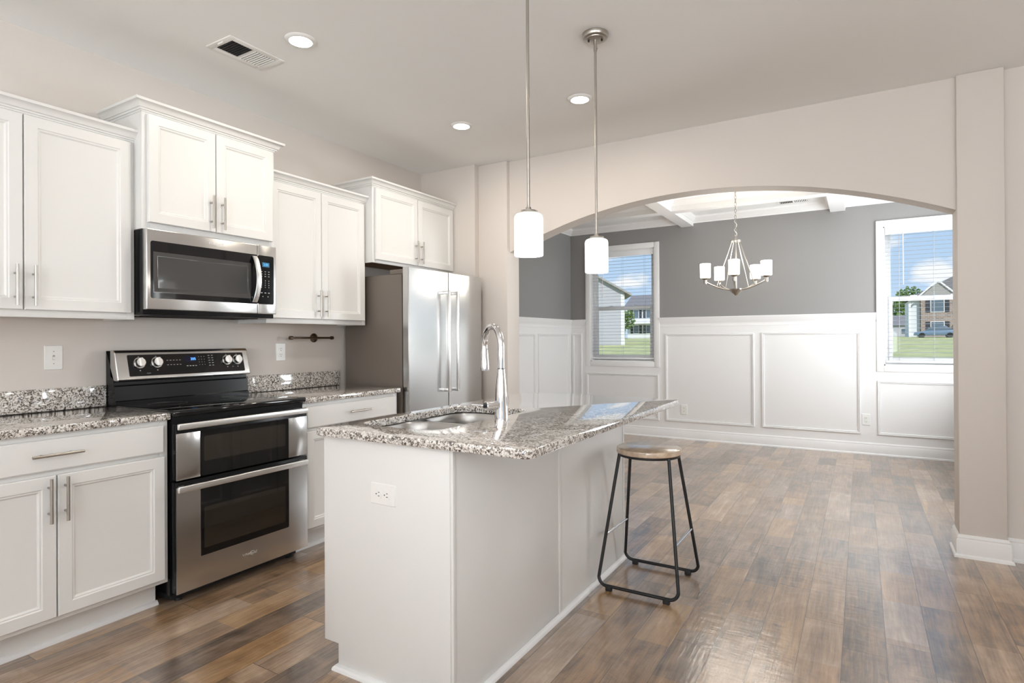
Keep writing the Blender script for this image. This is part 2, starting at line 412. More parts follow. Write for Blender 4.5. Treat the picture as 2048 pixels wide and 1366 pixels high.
def rrect(x0, x1, y0, y1, r, n=6):
    out = []
    for cx, cy_, a in ((x1-r, y1-r, 0), (x0+r, y1-r, PI/2), (x0+r, y0+r, PI), (x1-r, y0+r, 3*PI/2)):
        for i in range(n+1): out.append((cx+r*math.cos(a+PI/2*i/n), cy_+r*math.sin(a+PI/2*i/n)))
    return out
def copy_tree(o, loc=None, label=None, parent=None):
    c = o.copy(); COL.objects.link(c); c.parent = parent
    if loc is not None: c.location = loc
    if label: c['label'] = label
    for ch in list(o.children): copy_tree(ch, None, None, c)
    return c

# ------------------------------------------------------------------ room shell
W = -3.44; H = 2.77
YK = 4.13                       # short wall behind the refrigerator
DY = 7.36; DXL = -3.46; DXR = 1.40
struct('floor', MB().box(-3.7, 3.1, -4.15, 7.55, -.08, 0), M_FLOOR)
struct('ceiling', MB().box(-3.7, 3.1, -4.15, 7.55, H, H+.10), M_CEIL)
struct('wall_left', MB().box(W-.15, W, -4.15, 4.28, 0, H), M_WALL)
b = MB(); b.box(W, -2.845, YK, 4.36, 0, H); b.box(-2.845, -2.552, 4.18, 4.38, 0, H, .006); struct('wall_fridge', b, M_WALL)
ax0, ax1, zs, rise = -2.552, .479, 2.0, .316
hw = (ax1-ax0)/2; R_ = (hw*hw+rise*rise)/(2*rise); cxa = (ax0+ax1)/2; cza = zs+rise-R_; th = math.asin(hw/R_)
arch = [(cxa+R_*math.sin(t), cza+R_*math.cos(t)) for t in [th-2*th*i/40 for i in range(41)]]
struct('wall_arch', MB().prism([(ax0, H), (ax1, H)]+arch, 'y', 4.225, 4.38), M_WALL, angle=20)
struct('wall_pillar', MB().box(.479, .694, 4.19, 4.39, 0, H, .006), M_WALL)
b = MB(); b.box(.694, 1.84, 4.25, 4.39, 0, H); b.box(2.08, 2.9, 4.25, 4.39, 0, H); b.box(1.84, 2.08, 4.25, 4.39, 0, .36); b.box(1.84, 2.08, 4.25, 4.39, 2.10, H)
struct('wall_front', b, M_WALL)
def wall_with_holes(name, m, axis, a0, a1, u0, u1, holes):
    """holes = (u0, u1, z0, z1) sorted along u"""
    b = MB()
    def B(p, q, z0, z1):
        if axis == 'y': b.box(p, q, a0, a1, z0, z1)
        else: b.box(a0, a1, p, q, z0, z1)
    cur = u0
    for h in holes:
        B(cur, h[0], 0, H); B(h[0], h[1], 0, h[2]); B(h[0], h[1], h[3], H); cur = h[1]
    B(cur, u1, 0, H)
    return struct(name, b, m)
WZ0, WZ1 = .96, 2.437
W1 = (-3.163, -2.275); W2 = (.211, 1.093)
wall_with_holes('wall_back', M_GREY, 'y', DY, DY+.15, -3.6, 1.55, [(*W1, WZ0, WZ1), (*W2, WZ0, WZ1)])
struct('wall_dining_left', MB().box(DXL-.15, DXL, 4.36, DY, 0, H), M_GREY)
wall_with_holes('wall_dining_right', M_GREY, 'x', DXR, DXR+.15, 4.39, DY, [(5.65, 6.75, .8, 2.3)])
wall_with_holes('wall_right', M_WALL, 'x', 2.9, 3.05, -4.0, 4.39, [(-1.55, .35, .6, 2.2)])
wall_with_holes('wall_rear', M_WALL, 'y', -4.15, -4.0, -3.6, 3.05, [(-2.75, -1.05, .5, 2.2), (-.05, 1.85, .15, 2.15)])

# window fittings of the rooms behind the camera (they only show as reflections)
def plain_window(name, axis, a, u0, u1, z0, z1):
    f = MB()
    def B(p, q, r, s_):
        if axis == 'y': f.box(p, q, a-.02, a+.02, r, s_)
        else: f.box(a-.02, a+.02, p, q, r, s_)
    t = .05
    B(u0, u0+t, z0, z1); B(u1-t, u1, z0, z1); B(u0+t, u1-t, z0, z0+t); B(u0+t, u1-t, z1-t, z1); B(u0+t, u1-t, (z0+z1)/2-.02, (z0+z1)/2+.02)
    o = struct(name, f, M_VINYL)
    g = MB()
    if axis == 'y': g.box(u0+t, u1-t, a-.003, a+.003, z0+t, z1-t)
    else: g.box(a-.003, a+.003, u0+t, u1-t, z0+t, z1-t)
    g.build('glass_pane', M_GLASS, o)
plain_window('window_3', 'x', DXR+.10, 5.65, 6.75, .8, 2.3)
plain_window('window_4', 'x', 3.0, -1.55, .35, .6, 2.2)
plain_window('window_5', 'y', -4.10, -2.75, -1.05, .5, 2.2)
plain_window('window_6', 'y', -4.10, -.05, 1.85, .15, 2.15)
plain_window('window_7', 'y', 4.34, 1.84, 2.08, .36, 2.10)

# baseboards (with quarter-round) and kitchen-side trim
BASE = [(0, 0), (.028, 0), (.026, .012), (.016, .02), (.016, .098), (.011, .106), (.012, .114), (.004, .128), (0, .128)]
struct('baseboard_pillar', MB().sweep([(.479, 4.39), (.479, 4.19), (.694, 4.19), (.694, 4.25), (1.60, 4.25)], BASE, -1), M_TRIM)
struct('baseboard_column', MB().sweep([(-2.60, 4.18), (-2.552, 4.18), (-2.552, 4.38)], BASE, -1), M_TRIM)
struct('baseboard_back', MB().sweep([(DXL+.011, DY-.011), (DXR-.011, DY-.011)], BASE, -1), M_TRIM)
struct('baseboard_dining_left', MB().sweep([(DXL+.011, 4.39), (DXL+.011, DY-.04)], BASE, -1), M_TRIM)

# wainscot: flat white backing, chair rail, picture-frame mouldings
b = MB(); y0 = DY-.011
b.box(DXL, -3.23, y0, DY, .0, 1.43); b.box(-3.23, -2.21, y0, DY, 0, .90); b.box(-2.21, .144, y0, DY, 0, 1.43); b.box(.144, 1.16, y0, DY, 0, .90); b.box(1.16, DXR, y0, DY, 0, 1.43)
struct('trim_1', b, M_TRIM)
struct('trim_2', MB().box(DXL, DXL+.011, 4.40, DY-.011, 0, 1.43), M_TRIM)
RAIL = [(0, 1.405), (.012, 1.405), (.014, 1.415), (.008, 1.425), (.010, 1.455), (.020, 1.468), (.022, 1.490), (.030, 1.505), (.032, 1.522), (.028, 1.527), (0, 1.527)]
b = MB()
b.sweep([(DXL, 4.40), (DXL, DY), (-3.232, DY)], RAIL, -1); b.sweep([(-2.208, DY), (.142, DY)], RAIL, -1)
struct('trim_3', b, M_TRIM)
MOLD = [(0, 0), (.003, .012), (.012, .013), (.017, .006), (.023, .010), (.028, .002), (.028, 0)]
def frame_mold(b, u0, u1, z0, z1, axis, a, sgn):
    L = []
    for ins, off in [(0, 0), (.003, .012), (.012, .014), (.017, .006), (.023, .011), (.029, 0)]:
        L.append([b.bm.verts.new((a+sgn*off, u, z) if axis == 'x' else (u, a+sgn*off, z)) for u, z in ((u0+ins, z0+ins), (u1-ins, z0+ins), (u1-ins, z1-ins), (u0+ins, z1-ins))])
    for A, B in zip(L, L[1:]):
        for i in range(4): b.bm.faces.new((A[i], A[(i+1) % 4], B[(i+1) % 4], B[i]))
b = MB()
for u0, u1, z0, z1 in ((-3.43, -3.285, .215, 1.335), (-3.222, -2.219, .215, .802), (-2.134, -1.079, .215, 1.32), (-.998, -.005, .215, 1.325), (.149, 1.155, .215, .797)):
    frame_mold(b, u0, u1, z0, z1, 'y', DY-.011, -1)
struct('trim_4', b, M_TRIM)
b = MB()
for u0, u1 in ((4.50, 5.36), (5.44, 6.285), (6.37, 7.26)): frame_mold(b, u0, u1, .215, 1.33, 'x', DXL+.011, 1)
struct('trim_5', b, M_TRIM)

# coffered dining ceiling: crossing beams and crown mouldings
b = MB(); BZ = 2.655
for xc in (-1.85, -.21): b.box(xc-.073, xc+.073, 4.38, DY, BZ, H)
struct('trim_6', b, M_TRIM)
b = MB()
for yc in (6.44, 5.30):
    for xa, xb in ((DXL, -1.923), (-1.777, -.283), (-.137, DXR)): b.box(xa, xb, yc-.07, yc+.07, BZ, H)
struct('trim_7', b, M_TRIM)
CROWN = [(0, 2.69), (.012, 2.69), (.016, 2.702), (.035, 2.715), (.055, 2.742), (.062, 2.748), (.064, 2.762), (.070, 2.77), (0, 2.77)]
CRS = [(0, 2.708), (.008, 2.708), (.012, 2.718), (.030, 2.738), (.038, 2.752), (.042, 2.77), (0, 2.77)]
b = MB()
xs = [(DXL, -1.923), (-1.777, -.283), (-.137, DXR)]; ys = [(4.39, 5.23), (5.37, 6.37), (6.51, DY)]
for i, (xa, xb) in enumerate(xs):
    for j, (ya, yb) in enumerate(ys):
        b.sweep([(xa, ya), (xb, ya), (xb, yb), (xa, yb)], CRS, 1, closed=True)
for xa, xb in xs: b.sweep([(xa, DY), (xb, DY)], CROWN, -1)
b.sweep([(DXL, 4.39), (DXL, DY)], CROWN, -1)
struct('trim_8', b, M_TRIM)

# ------------------------------------------------------------------ dining windows with blinds
def dining_window(idx, x0, x1):
    c = MB(); z0, z1, w = WZ0, WZ1, .067
    yb, yf = DY, DY-.020
    for p, q, r, s_ in ((x0-w, x0, z0-w, z1+w), (x1, x1+w, z0-w, z1+w), (x0, x1, z1, z1+w), (x0, x1, z0-w, z0)):
        c.box(p, q, yf, yb, r, s_, .004)
    for p, q, r, s_ in ((x0, x0+.012, z0, z1), (x1-.012, x1, z0, z1), (x0, x1, z1-.012, z1), (x0, x1, z0, z0+.014)):
        c.box(p, q, DY-.004, DY+.13, r, s_)
    win = struct('window_%d' % idx, c, M_TRIM)
    f = MB(); ya, yb2 = DY+.085, DY+.125; xa, xb, za, zb, t = x0+.012, x1-.012, z0+.014, z1-.012, .035
    for p, q, r, s_ in ((xa, xa+t, za, zb), (xb-t, xb, za, zb), (xa+t, xb-t, zb-t, zb), (xa+t, xb-t, za, za+t)): f.box(p, q, ya, yb2, r, s_, .003)
    f.build('window_frame', M_VINYL, win)
    zm = 1.675
    u = MB(); t2 = .022
    for p, q, r, s_ in ((xa+t, xa+t+t2, zm, zb-t), (xb-t-t2, xb-t, zm, zb-t), (xa+t, xb-t, zm-.012, zm+.016), (xa+t, xb-t, zb-t-t2, zb-t)): u.box(p, q, ya+.014, yb2-.004, r, s_, .002)
    us = u.build('upper_sash', M_VINYL, win)
    MB().box(xa+t+t2, xb-t-t2, ya+.024, ya+.028, zm+.016, zb-t-t2).build('glass_pane', M_GLASS, us)
    l = MB(); t3 = .036
    for p, q, r, s_ in ((xa+t, xa+t+t3, za+t, zm+.02), (xb-t-t3, xb-t, za+t, zm+.02), (xa+t+t3, xb-t-t3, zm-.03, zm+.02), (xa+t+t3, xb-t-t3, za+t, za+t+t3)): l.box(p, q, ya-.012, ya+.012, r, s_, .002)
    ls = l.build('lower_sash', M_VINYL, win)
    MB().box(xa+t+t3, xb-t-t3, ya-.002, ya+.002, za+t+t3, zm-.03).build('glass_pane', M_GLASS, ls)
    k = MB()
    for fx in (.3, .7):
        xx = xa+(xb-xa)*fx; k.box(xx-.03, xx+.03, ya-.016, ya+.004, zm+.02, zm+.032, .003)
    k.build('sash_lock', M_VINYL, win)
    # the blind
    t_ = thing('window_blind', {1: 'open white slat blind in the dining window left of the chandelier',
                               2: 'open white slat blind in the right dining window, cut off by the archway post'}[idx], 'blind', ((x0+x1)/2, DY+.035, z1-.013), 'dining room window blinds')
    yc = DY+.036
    MB().box(x0+.016, x1-.016, yc-.028, yc+.028, z1-.058, z1-.013, .004).build('headrail', M_SLAT, t_)
    MB().box(x0+.016, x1-.016, yc-.034, yc-.030, z1-.085, z1-.013, .002).build('valance', M_SLAT, t_)
    MB().box(x0+.018, x1-.018, yc-.026, yc+.026, z0+.030, z0+.052, .004).build('bottom_rail', M_SLAT, t_)
    n = 31; zt, zl = z1-.095, z0+.095
    tilt = math.radians(3.5)
    first = None
    for i in range(n):
        z = zt+(zl-zt)*i/(n-1)
        if first is None:
            s_ = MB(); h = .025
            prof = [(-h, -h*math.tan(tilt)), (-h*.4, .0016), (0, .0028), (h*.4, .0022), (h, h*math.tan(tilt)), (h*.4, -.0002), (0, .0002), (-h*.4, -.0008)]
            s_.prism([(yc+p, z+q) for p, q in prof], 'x', x0+.02, x1-.02)
            first = s_.build('slat', M_SLAT_BACKLIT, t_); zf = z
        else:
            cp = first.copy(); COL.objects.link(cp); cp.location = (0, 0, z-zf)
    for fx in (.16, .5, .84):
        xx = x0+(x1-x0)*fx; cb = MB()
        for yy in (yc-.027, yc+.027): cb.cyl((xx, yy, z0+.05), (xx, yy, z1-.05), .0011, n=6)
        cb.build('ladder_cord', M_SLAT_BACKLIT, t_)
    MB().cyl((x0+(x1-x0)*.20, yc-.04, z1-.62), (x0+(x1-x0)*.20, yc-.04, z1-.06), .0035, n=8).build('tilt_wand', M_SLAT, t_)
dining_window(1, *W1); dining_window(2, *W2)

# ------------------------------------------------------------------ cabinets
def door(parent, y0, y1, z0, z1, x):          # x = back plane of the door
    b = MB(); t = .020
    b.nested((y0, y1, z0, z1), [(0, 0), (0, t-.004), (.003, t), (.048, t), (.052, t-.004), (.057, t-.004), (.064, t-.010), (.069, t-.011)], 'x', x, 1)
    return b.build('door', M_CAB, parent, angle=25)
def pull_v(parent, y, z0, z1, x, r=.006):     # bar pull on a door whose face is at x
    b = MB(); b.cyl((x+.030, y, z0), (x+.030, y, z1), r, n=16)
    for zz in (z0+.038, z1-.038): b.cyl((x, y, zz), (x+.03, y, zz), .0045, n=12)
    return b.build('handle', M_NICK, parent)
def pull_h(parent, z, y0, y1, x, r=.006):
    b = MB(); b.cyl((x+.030, y0, z), (x+.030, y1, z), r, n=16)
    for yy in (y0+.038, y1-.038): b.cyl((x, yy, z), (x+.03, yy, z), .0045, n=12)
    return b.build('handle', M_NICK, parent)
CABCROWN = [(0, 0), (.004, 0), (.006, .007), (.013, .008), (.014, .015), (.021, .017), (.027, .030), (.038, .041), (.046, .043), (.048, .055), (0, .055)]
def upper_cabinet(label, y0, y1, z0, z1, depth, doors, zd0, zd1, handle_side, crown_path, crown_z):
    xf = W+depth
    t = thing('upper_cabinet', label, 'cabinet', (W, (y0+y1)/2, z0), 'white upper cabinets on the kitchen wall')
    b = MB(); b.box(W+.001, xf-.019, y0, y0+.016, z0, z1); b.box(W+.001, xf-.019, y1-.016, y1, z0, z1); b.box(W+.001, xf-.019, y0+.016, y1-.016, z1-.018, z1)
    b.box(W+.001, W+.006, y0+.016, y1-.016, z0+.02, z1-.018)
    b.build('carcass', M_CAB, t)
    MB().box(W+.001, xf-.019, y0+.016, y1-.016, z0+.020, z0+.032).build('bottom_panel', M_CABIN, t)
    f = MB(); s_ = .036; ym = (y0+y1)/2
    f.box(xf-.019, xf, y0, y0+s_, z0, z1, .001); f.box(xf-.019, xf, y1-s_, y1, z0, z1, .001)
    f.box(xf-.019, xf, y0+s_, y1-s_, z0, z0+.036, .001); f.box(xf-.019, xf, y0+s_, y1-s_, z1-.036, z1, .001); f.box(xf-.019, xf, ym-.02, ym+.02, z0+.036, z1-.036, .001)
    f.build('face_frame', M_CAB, t)
    for (a, c), hs in zip(doors, handle_side):
        d = door(t, a, c, zd0, zd1, xf+.001)
        yy = c-.030 if hs > 0 else a+.030
        pull_v(d, yy, zd0+.017, zd0+.017+.178, xf+.021)
    MB().sweep(crown_path(xf), [(o, crown_z+z) for o, z in CABCROWN], -1).build('crown_molding', M_CAB, t)
    return t
upper_cabinet('tall white two-door upper cabinet at the left edge, left of the microwave', .62, 1.54, 1.372, 2.285, .285,
              [(.642, 1.078), (1.083, 1.518)], 1.404, 2.262, (1, -1), lambda xf: [(xf, .62), (xf, 1.5395)][::-1] and [(W+.002, .62), (xf, .62), (xf, 1.5395)], 2.268)
upper_cabinet('short white two-door cabinet directly above the microwave', 1.54, 2.302, 1.828, 2.43, .363,
              [(1.562, 1.916), (1.921, 2.279)], 1.862, 2.408, (1, -1), lambda xf: [(W+.002, 1.54), (xf, 1.54), (xf, 2.302), (W+.002, 2.302)], 2.415)
upper_cabinet('tall white two-door upper cabinet between the microwave and the refrigerator', 2.302, 3.14, 1.372, 2.285, .285,
              [(2.322, 2.717), (2.722, 3.118)], 1.404, 2.262, (1, -1), lambda xf: [(xf, 2.3025), (xf, 3.1395)], 2.268)
upper_cabinet('short white two-door cabinet above the refrigerator', 3.14, 4.128, 1.836, 2.41, .36,
              [(3.162, 3.630), (3.640, 4.106)], 1.858, 2.39, (1, -1), lambda xf: [(W+.002, 3.14), (xf, 3.14), (xf, 4.126)], 2.397)

def base_cabinet(label, y0, y1, drawer, doors, handle_side, hd):
    xf = W+.605; zt = .888; zb = .118
    t = thing('base_cabinet', label, 'cabinet', (W, (y0+y1)/2, 0), 'white base cabinets along the kitchen wall')
    b = MB(); b.box(W+.001, xf-.019, y0, y0+.016, zb, zt); b.box(W+.001, xf-.019, y1-.016, y1, zb, zt); b.box(W+.001, xf-.019, y0+.016, y1-.016, zb, zb+.016); b.box(W+.001, W+.008, y0+.016, y1-.016, zb+.016, zt)
    b.build('carcass', M_CAB, t)
    k = MB(); k.box(W+.02, W+.530, y0+.001, y1-.018, 0, zb-.001)
    k.build('toe_kick', M_CAB, t)
    s_ = MB(); s_.sweep([(W+.530, y0+.001), (W+.530, y1-.012)], [(0, 0), (.018, 0), (.016, .010), (.008, .018), (0, .020)], -1); s_.build('shoe_molding', M_TRIM, t)
    f = MB(); s_ = .036; ym = (y0+y1)/2
    f.box(xf-.019, xf, y0, y0+s_, zb, zt, .001); f.box(xf-.019, xf, y1-s_, y1, zb, zt, .001)
    for za, zc in ((zb, zb+.03), (.715, .748), (zt-.03, zt)): f.box(xf-.019, xf, y0+s_, y1-s_, za, zc, .001)
    f.box(xf-.019, xf, ym-.02, ym+.02, zb+.03, .715, .001)
    f.build('face_frame', M_CAB, t)
    d = MB(); d.nested((*drawer, .738, .866), [(0, 0), (0, .015), (.006, .020)], 'x', xf+.001, 1)
    dr = d.build('drawer', M_CAB, t, angle=25)
    pull_h(dr, .806, hd[0], hd[1], xf+.021)
    for (a, c), hs in zip(doors, handle_side):
        dd = door(t, a, c, .140, .718, xf+.001)
        yy = c-.028 if hs > 0 else a+.024
        pull_v(dd, yy, .531, .711, xf+.021)
base_cabinet('white base cabinet with one wide drawer over two doors, left of the range', .62, 1.528, (.645, 1.505), [(.645, 1.076), (1.081, 1.507)], (1, -1), (.985, 1.163))
base_cabinet('white base cabinet between the range and the refrigerator, partly behind the island', 2.302, 3.125, (2.325, 3.10), [(2.325, 2.708), (2.713, 3.10)], (1, -1), (2.645, 2.825))

def countertop(label, y0, y1):
    t = thing('countertop', label, 'countertop', (W, (y0+y1)/2, .89), 'granite countertops along the kitchen wall')
    MB().box(W+.001, -2.806, y0, y1, .889, .922, .007, 3).build('slab', M_GRAN, t)
    MB().box(W+.001, W+.022, y0+.002, y1-.002, .9225, 1.032, .002).build('backsplash', M_GRAN, t)
countertop('speckled granite countertop with low backsplash left of the range', .61, 1.5315)
countertop('speckled granite countertop with low backsplash between the range and the refrigerator', 2.301, 3.138)

# ------------------------------------------------------------------ range
def kitchen_range():
    y0, y1 = 1.535, 2.297
    t = thing('kitchen_range', 'stainless steel and black double oven range with glass cooktop', 'range', (W+.03, 1.916, 0))
    b = MB(); b.box(W+.035, -2.835, y0+.003, y1-.003, .045, .885); b.build('body', M_BLK, t)
    k = MB(); k.box(W+.08, -2.86, y0+.02, y1-.02, .012, .045); k.build('base_plinth', M_DARK, t)
    for yy in (y0+.06, y1-.06):
        for xx in (W+.1, -2.87): MB().cyl((xx, yy, 0), (xx, yy, .014), .018, n=16).build('foot', M_RUB, t)
    MB().box(W+.10, -2.785, y0-.002, y1+.001, .902, .930, .008, 3).build('cooktop', M_BLKG, t)
    v = MB(); v.box(W+.05, -2.815, y0+.004, y1-.004, .866, .901); v.build('vent_strip', M_BLK, t)
    # burner rings printed on the glass
    mprint = mat('dark_burner_print', (.03, .03, .03), .3)
    for cx_, cy2, r in ((-3.18, 1.72, .09), (-3.18, 2.11, .075), (-2.94, 1.73, .075), (-2.94, 2.10, .10)):
        MB().tube([(cx_+r*math.cos(2*PI*i/40), cy2+r*math.sin(2*PI*i/40), .9297) for i in range(40)], .0007, 6, True).build('burner_marking', mprint, t)
    xf = -2.775
    # upper oven door
    def oven_door(name, z0, z1, gz0, gz1, wz0, wz1, hz):
        d = MB(); d.box(-2.834, xf-.003, y0+.003, y1-.003, z0, z1, .003)
        o = d.build(name, M_BLK, t)
        ga, gb = 1.655, 2.165
        if gz0 > z0+.01:
            MB().prism([(y0+.003, z0), (y1-.003, z0), (y1-.003, gz1), (gb, gz1), (gb, gz0), (ga, gz0), (ga, gz1), (y0+.003, gz1)], 'x', xf-.004, xf).build('steel_panel', M_STEEL, o)
        else:
            MB().box(xf-.004, xf, y0+.003, ga, z0, gz1, .0015).build('steel_panel', M_STEEL, o); MB().box(xf-.004, xf, gb, y1-.003, z0, gz1, .0015).build('steel_panel', M_STEEL, o)
        MB().prism(rrect(ga, gb, gz0 if gz0 > z0+.01 else z0+.001, gz1, .012), 'x', xf-.004, xf+.0015).build('door_glass', M_BLKG, o)
        MB().prism(rrect(ga+.016, gb-.022, wz0, wz1, .008), 'x', xf+.0016, xf+.0022).build('oven_window', M_OVG, o)
        h = MB(); xa = -2.735
        h.box(xa-.016, xa, y0-.008, y1-.026, hz-.0145, hz+.0145, .004, 3)
        for yy in (y0+.012, y1-.055): h.box(xf-.004, xa-.012, yy, yy+.026, hz-.011, hz+.011, .002)
        h.build('handle', M_STEELB, o)
        return o
    oven_door('upper_oven_door', .600, .866, .600, .822, .672, .795, .858)
    lo = oven_door('lower_oven_door', .062, .590, .210, .566, .245, .447, .562)
    # badge on the lower door
    bd = thing_part = text('badge', 'Whirlpool', (xf+.0005, 1.92, .138), .020, M_STEELB, lo)
    bw = MB(); bw.tube([(xf+.0008, 1.935+.016*math.cos(a), .138+.010*math.sin(a)) for a in [2*PI*i/24 for i in range(20)]], .0008, 6); bw.build('badge_ring', M_STEELB, lo)
    # backguard
    g = MB(); g.prism([(W+.012, .905), (-3.325, .905), (-3.325, .945), (-3.335, .950), (-3.340, 1.024), (-3.352, 1.030), (-3.352, 1.065), (W+.012, 1.212)], 'y', y0-.002, y1+.002)
    g.build('backguard', M_BLK, t)
    c = MB(); c.prism([(-3.312, 1.052), (-3.306, 1.060), (-3.345, 1.205), (-3.356, 1.216), (-3.39, 1.216), (-3.39, 1.075), (-3.345, 1.052)], 'y', y0-.002, y1+.003, .006, 3)
    cp = c.build('control_panel', M_STEEL, t)
    p0, p1 = Vector((-3.306, 0, 1.060)), Vector((-3.345, 0, 1.205)); up = (p1-p0).normalized(); nn = Vector((up.z, 0, -up.x))
    def pt(y, s, off=0): q = p0+up*s+nn*off; return (q.x, y, q.z)
    def plate(b, ya, yb, s0, s1, o0, o1, r=.006):
        t2 = bmesh.new(); pl = rrect(ya, yb, s0, s1, r, 4)
        A = [t2.verts.new(pt(u, s, o0)) for u, s in pl]; B = [t2.verts.new(pt(u, s, o1)) for u, s in pl]
        t2.faces.new(A[::-1]); t2.faces.new(B)
        for i in range(len(A)): t2.faces.new((A[i], A[(i+1) % len(A)], B[(i+1) % len(A)], B[i]))
        b.merge(t2)
    gl = MB(); plate(gl, 1.592, 2.262, .016, .134, -.001, .0018); gl.build('control_glass', M_BLKG, cp)
    for yy in (1.648, 1.738, 2.150, 2.218):
        q = MB(); q.cyl(pt(yy, .088, .0018), pt(yy, .088, .006), .030, n=28); q.cyl(pt(yy, .088, .006), pt(yy, .088, .026), .0255, .0235, n=28)
        kb = q.build('knob', M_STEEL, cp)
        q = MB(); q.cyl(pt(yy, .088, .0255), pt(yy, .088, .0265), .021, n=24)
        a = pt(yy-.007, .064, .0262); t2 = bmesh.new()
        vv = [t2.verts.new(pt(yy+dy, .088+ds, o)) for dy in (-.006, .006) for ds in (-.022, .022) for o in (.026, .036)]
        for fidx in ((0, 1, 3, 2), (4, 6, 7, 5), (0, 4, 5, 1), (2, 3, 7, 6), (0, 2, 6, 4), (1, 5, 7, 3)): t2.faces.new([vv[i] for i in fidx])
        q.merge(t2); q.build('knob_grip', M_STEELB, kb)
    mk = MB()
    rnd = random.Random(3)
    def dash(y, s, w, h): plate(mk, y-w/2, y+w/2, s-h/2, s+h/2, .0018, .0022, min(w, h)*.3)
    for r_, s in enumerate((.098, .072)):
        for i in range(5): dash(1.797+i*.0175, s, .009, .0025)
    for i in range(4): dash(1.906+i*.0165, .062, .010, .004)
    for i in range(3):
        for j in range(4): dash(1.978+i*.016, .066+j*.016, .003, .003)
    for i in range(2):
        for j in range(5): dash(2.040+i*.020, .060+j*.015, .011, .003)
    for yy in (1.648, 1.738, 2.150, 2.218): dash(yy, .123, .007, .0025); dash(yy, .046, .006, .005)
    dash(1.690, .030, .02, .0015); dash(2.185, .046, .010, .0015)
    mk.build('button_printing', M_MARK, cp)
    dp = MB(); plate(dp, 1.895, 1.962, .084, .120, .0018, .0021, .003); dp.build('display_window', mat('dark_blue_display', (.004, .005, .03), .1), cp)
    tx = text('display_digits', '205', (0, 0, 0), .021, M_BLUE, cp)
    tx.location = Vector(pt(1.944, .101, .0026))-base_of(cp)
    tx.rotation_euler = Matrix((Vector((0, 1, 0)), up, nn)).transposed().to_euler()
kitchen_range()

# ------------------------------------------------------------------ microwave
def microwave():
    t = thing('microwave', 'stainless steel over-the-range microwave hung above the range', 'microwave', (W, 1.915, 1.395))
    b = MB(); b.box(W+.001, -3.081, 1.543, 2.299, 1.397, 1.8265, .003); b.build('body', M_BLK, t)
    g = MB()
    for i in range(3): g.box(-3.36+i*.09, -3.30+i*.09, 1.62, 2.22, 1.3925, 1.3968)
    g.build('underside_grille', M_DARK, t)
    xf = -3.040
    d = MB(); d.box(-3.080, xf, 1.541, 2.1615, 1.421, 1.8275, .005, 3); dr = d.build('door', M_STEEL, t)
    c = MB(); c.box(-3.080, xf, 2.1635, 2.289, 1.421, 1.8275, .005, 3); cp = c.build('control_panel', M_STEEL, t)
    MB().prism(rrect(1.560, 2.1615, 1.478, 1.767, .012), 'x', xf-.002, xf+.0012).build('door_glass', M_BLKG, dr)
    w = MB(); w.nested((1.572, 2.117, 1.507, 1.713), [(0, .0012), (0, .0030), (.020, .0030), (.022, .0018), (.024, .0018)], 'x', xf, 1); w.build('viewing_window', M_MWG, dr)
    MB().prism(rrect(2.1635, 2.270, 1.478, 1.767, .010), 'x', xf-.002, xf+.0012).build('control_glass', M_BLKG, cp)
    h = MB(); n = 16; zt, zb = 1.757, 1.487
    L = []
    for i in range(n+1):
        f = i/n; z = zt+(zb-zt)*f; o = .004+.042*math.sin(PI*f)**.8; yy = 2.138
        L.append([h.bm.verts.new((xf+o+dx, yy+dy, z)) for dx, dy in ((0, -.015), (.007, -.013), (.009, 0), (.007, .013), (0, .015), (-.004, 0))])
    for A, B in zip(L, L[1:]): h.bridge(A, B)
    h.bm.faces.new(L[0][::-1]); h.bm.faces.new(L[-1]); h.build('handle', M_STEELB, dr)
    text('badge', 'Whirlpool', (xf+.0006, 1.905, 1.796), .021, M_STEELB, dr)
    bw = MB(); bw.tube([(xf+.0008, 1.922+.017*math.cos(a), 1.796+.011*math.sin(a)) for a in [2*PI*i/24 for i in range(20)]], .0008, 6); bw.build('badge_ring', M_STEELB, dr)
    mk = MB()
    def dash(y, z, a, bb): mk.prism(rrect(y-a/2, y+a/2, z-bb/2, z+bb/2, min(a, bb)*.3, 3), 'x', xf+.0012, xf+.0016)
    for j, z in enumerate((1.672, 1.658, 1.644)):
        for yy in (2.187, 2.212, 2.236): dash(yy, z, .010, .0035)
    for j in range(4):
        for yy in (2.187, 2.212, 2.236): dash(yy, 1.618-j*.013, .004, .005)
    for yy in (2.187, 2.212, 2.236): dash(yy, 1.546, .012, .005)
    for yy in (2.195, 2.230): dash(yy, 1.524, .006, .005)
    mk.build('button_printing', M_MARK, cp)
    MB().prism(rrect(2.192, 2.240, 1.700, 1.727, .002, 3), 'x', xf+.0012, xf+.0015).build('display_window', mat('dim_cyan_display', (.01, .05, .09), .2, emit=(.03, .16, .28), estr=.7), cp)
    text('display_digits', '2:05', (xf+.0020, 2.216, 1.7135), .019, M_CYAN, cp)
microwave()

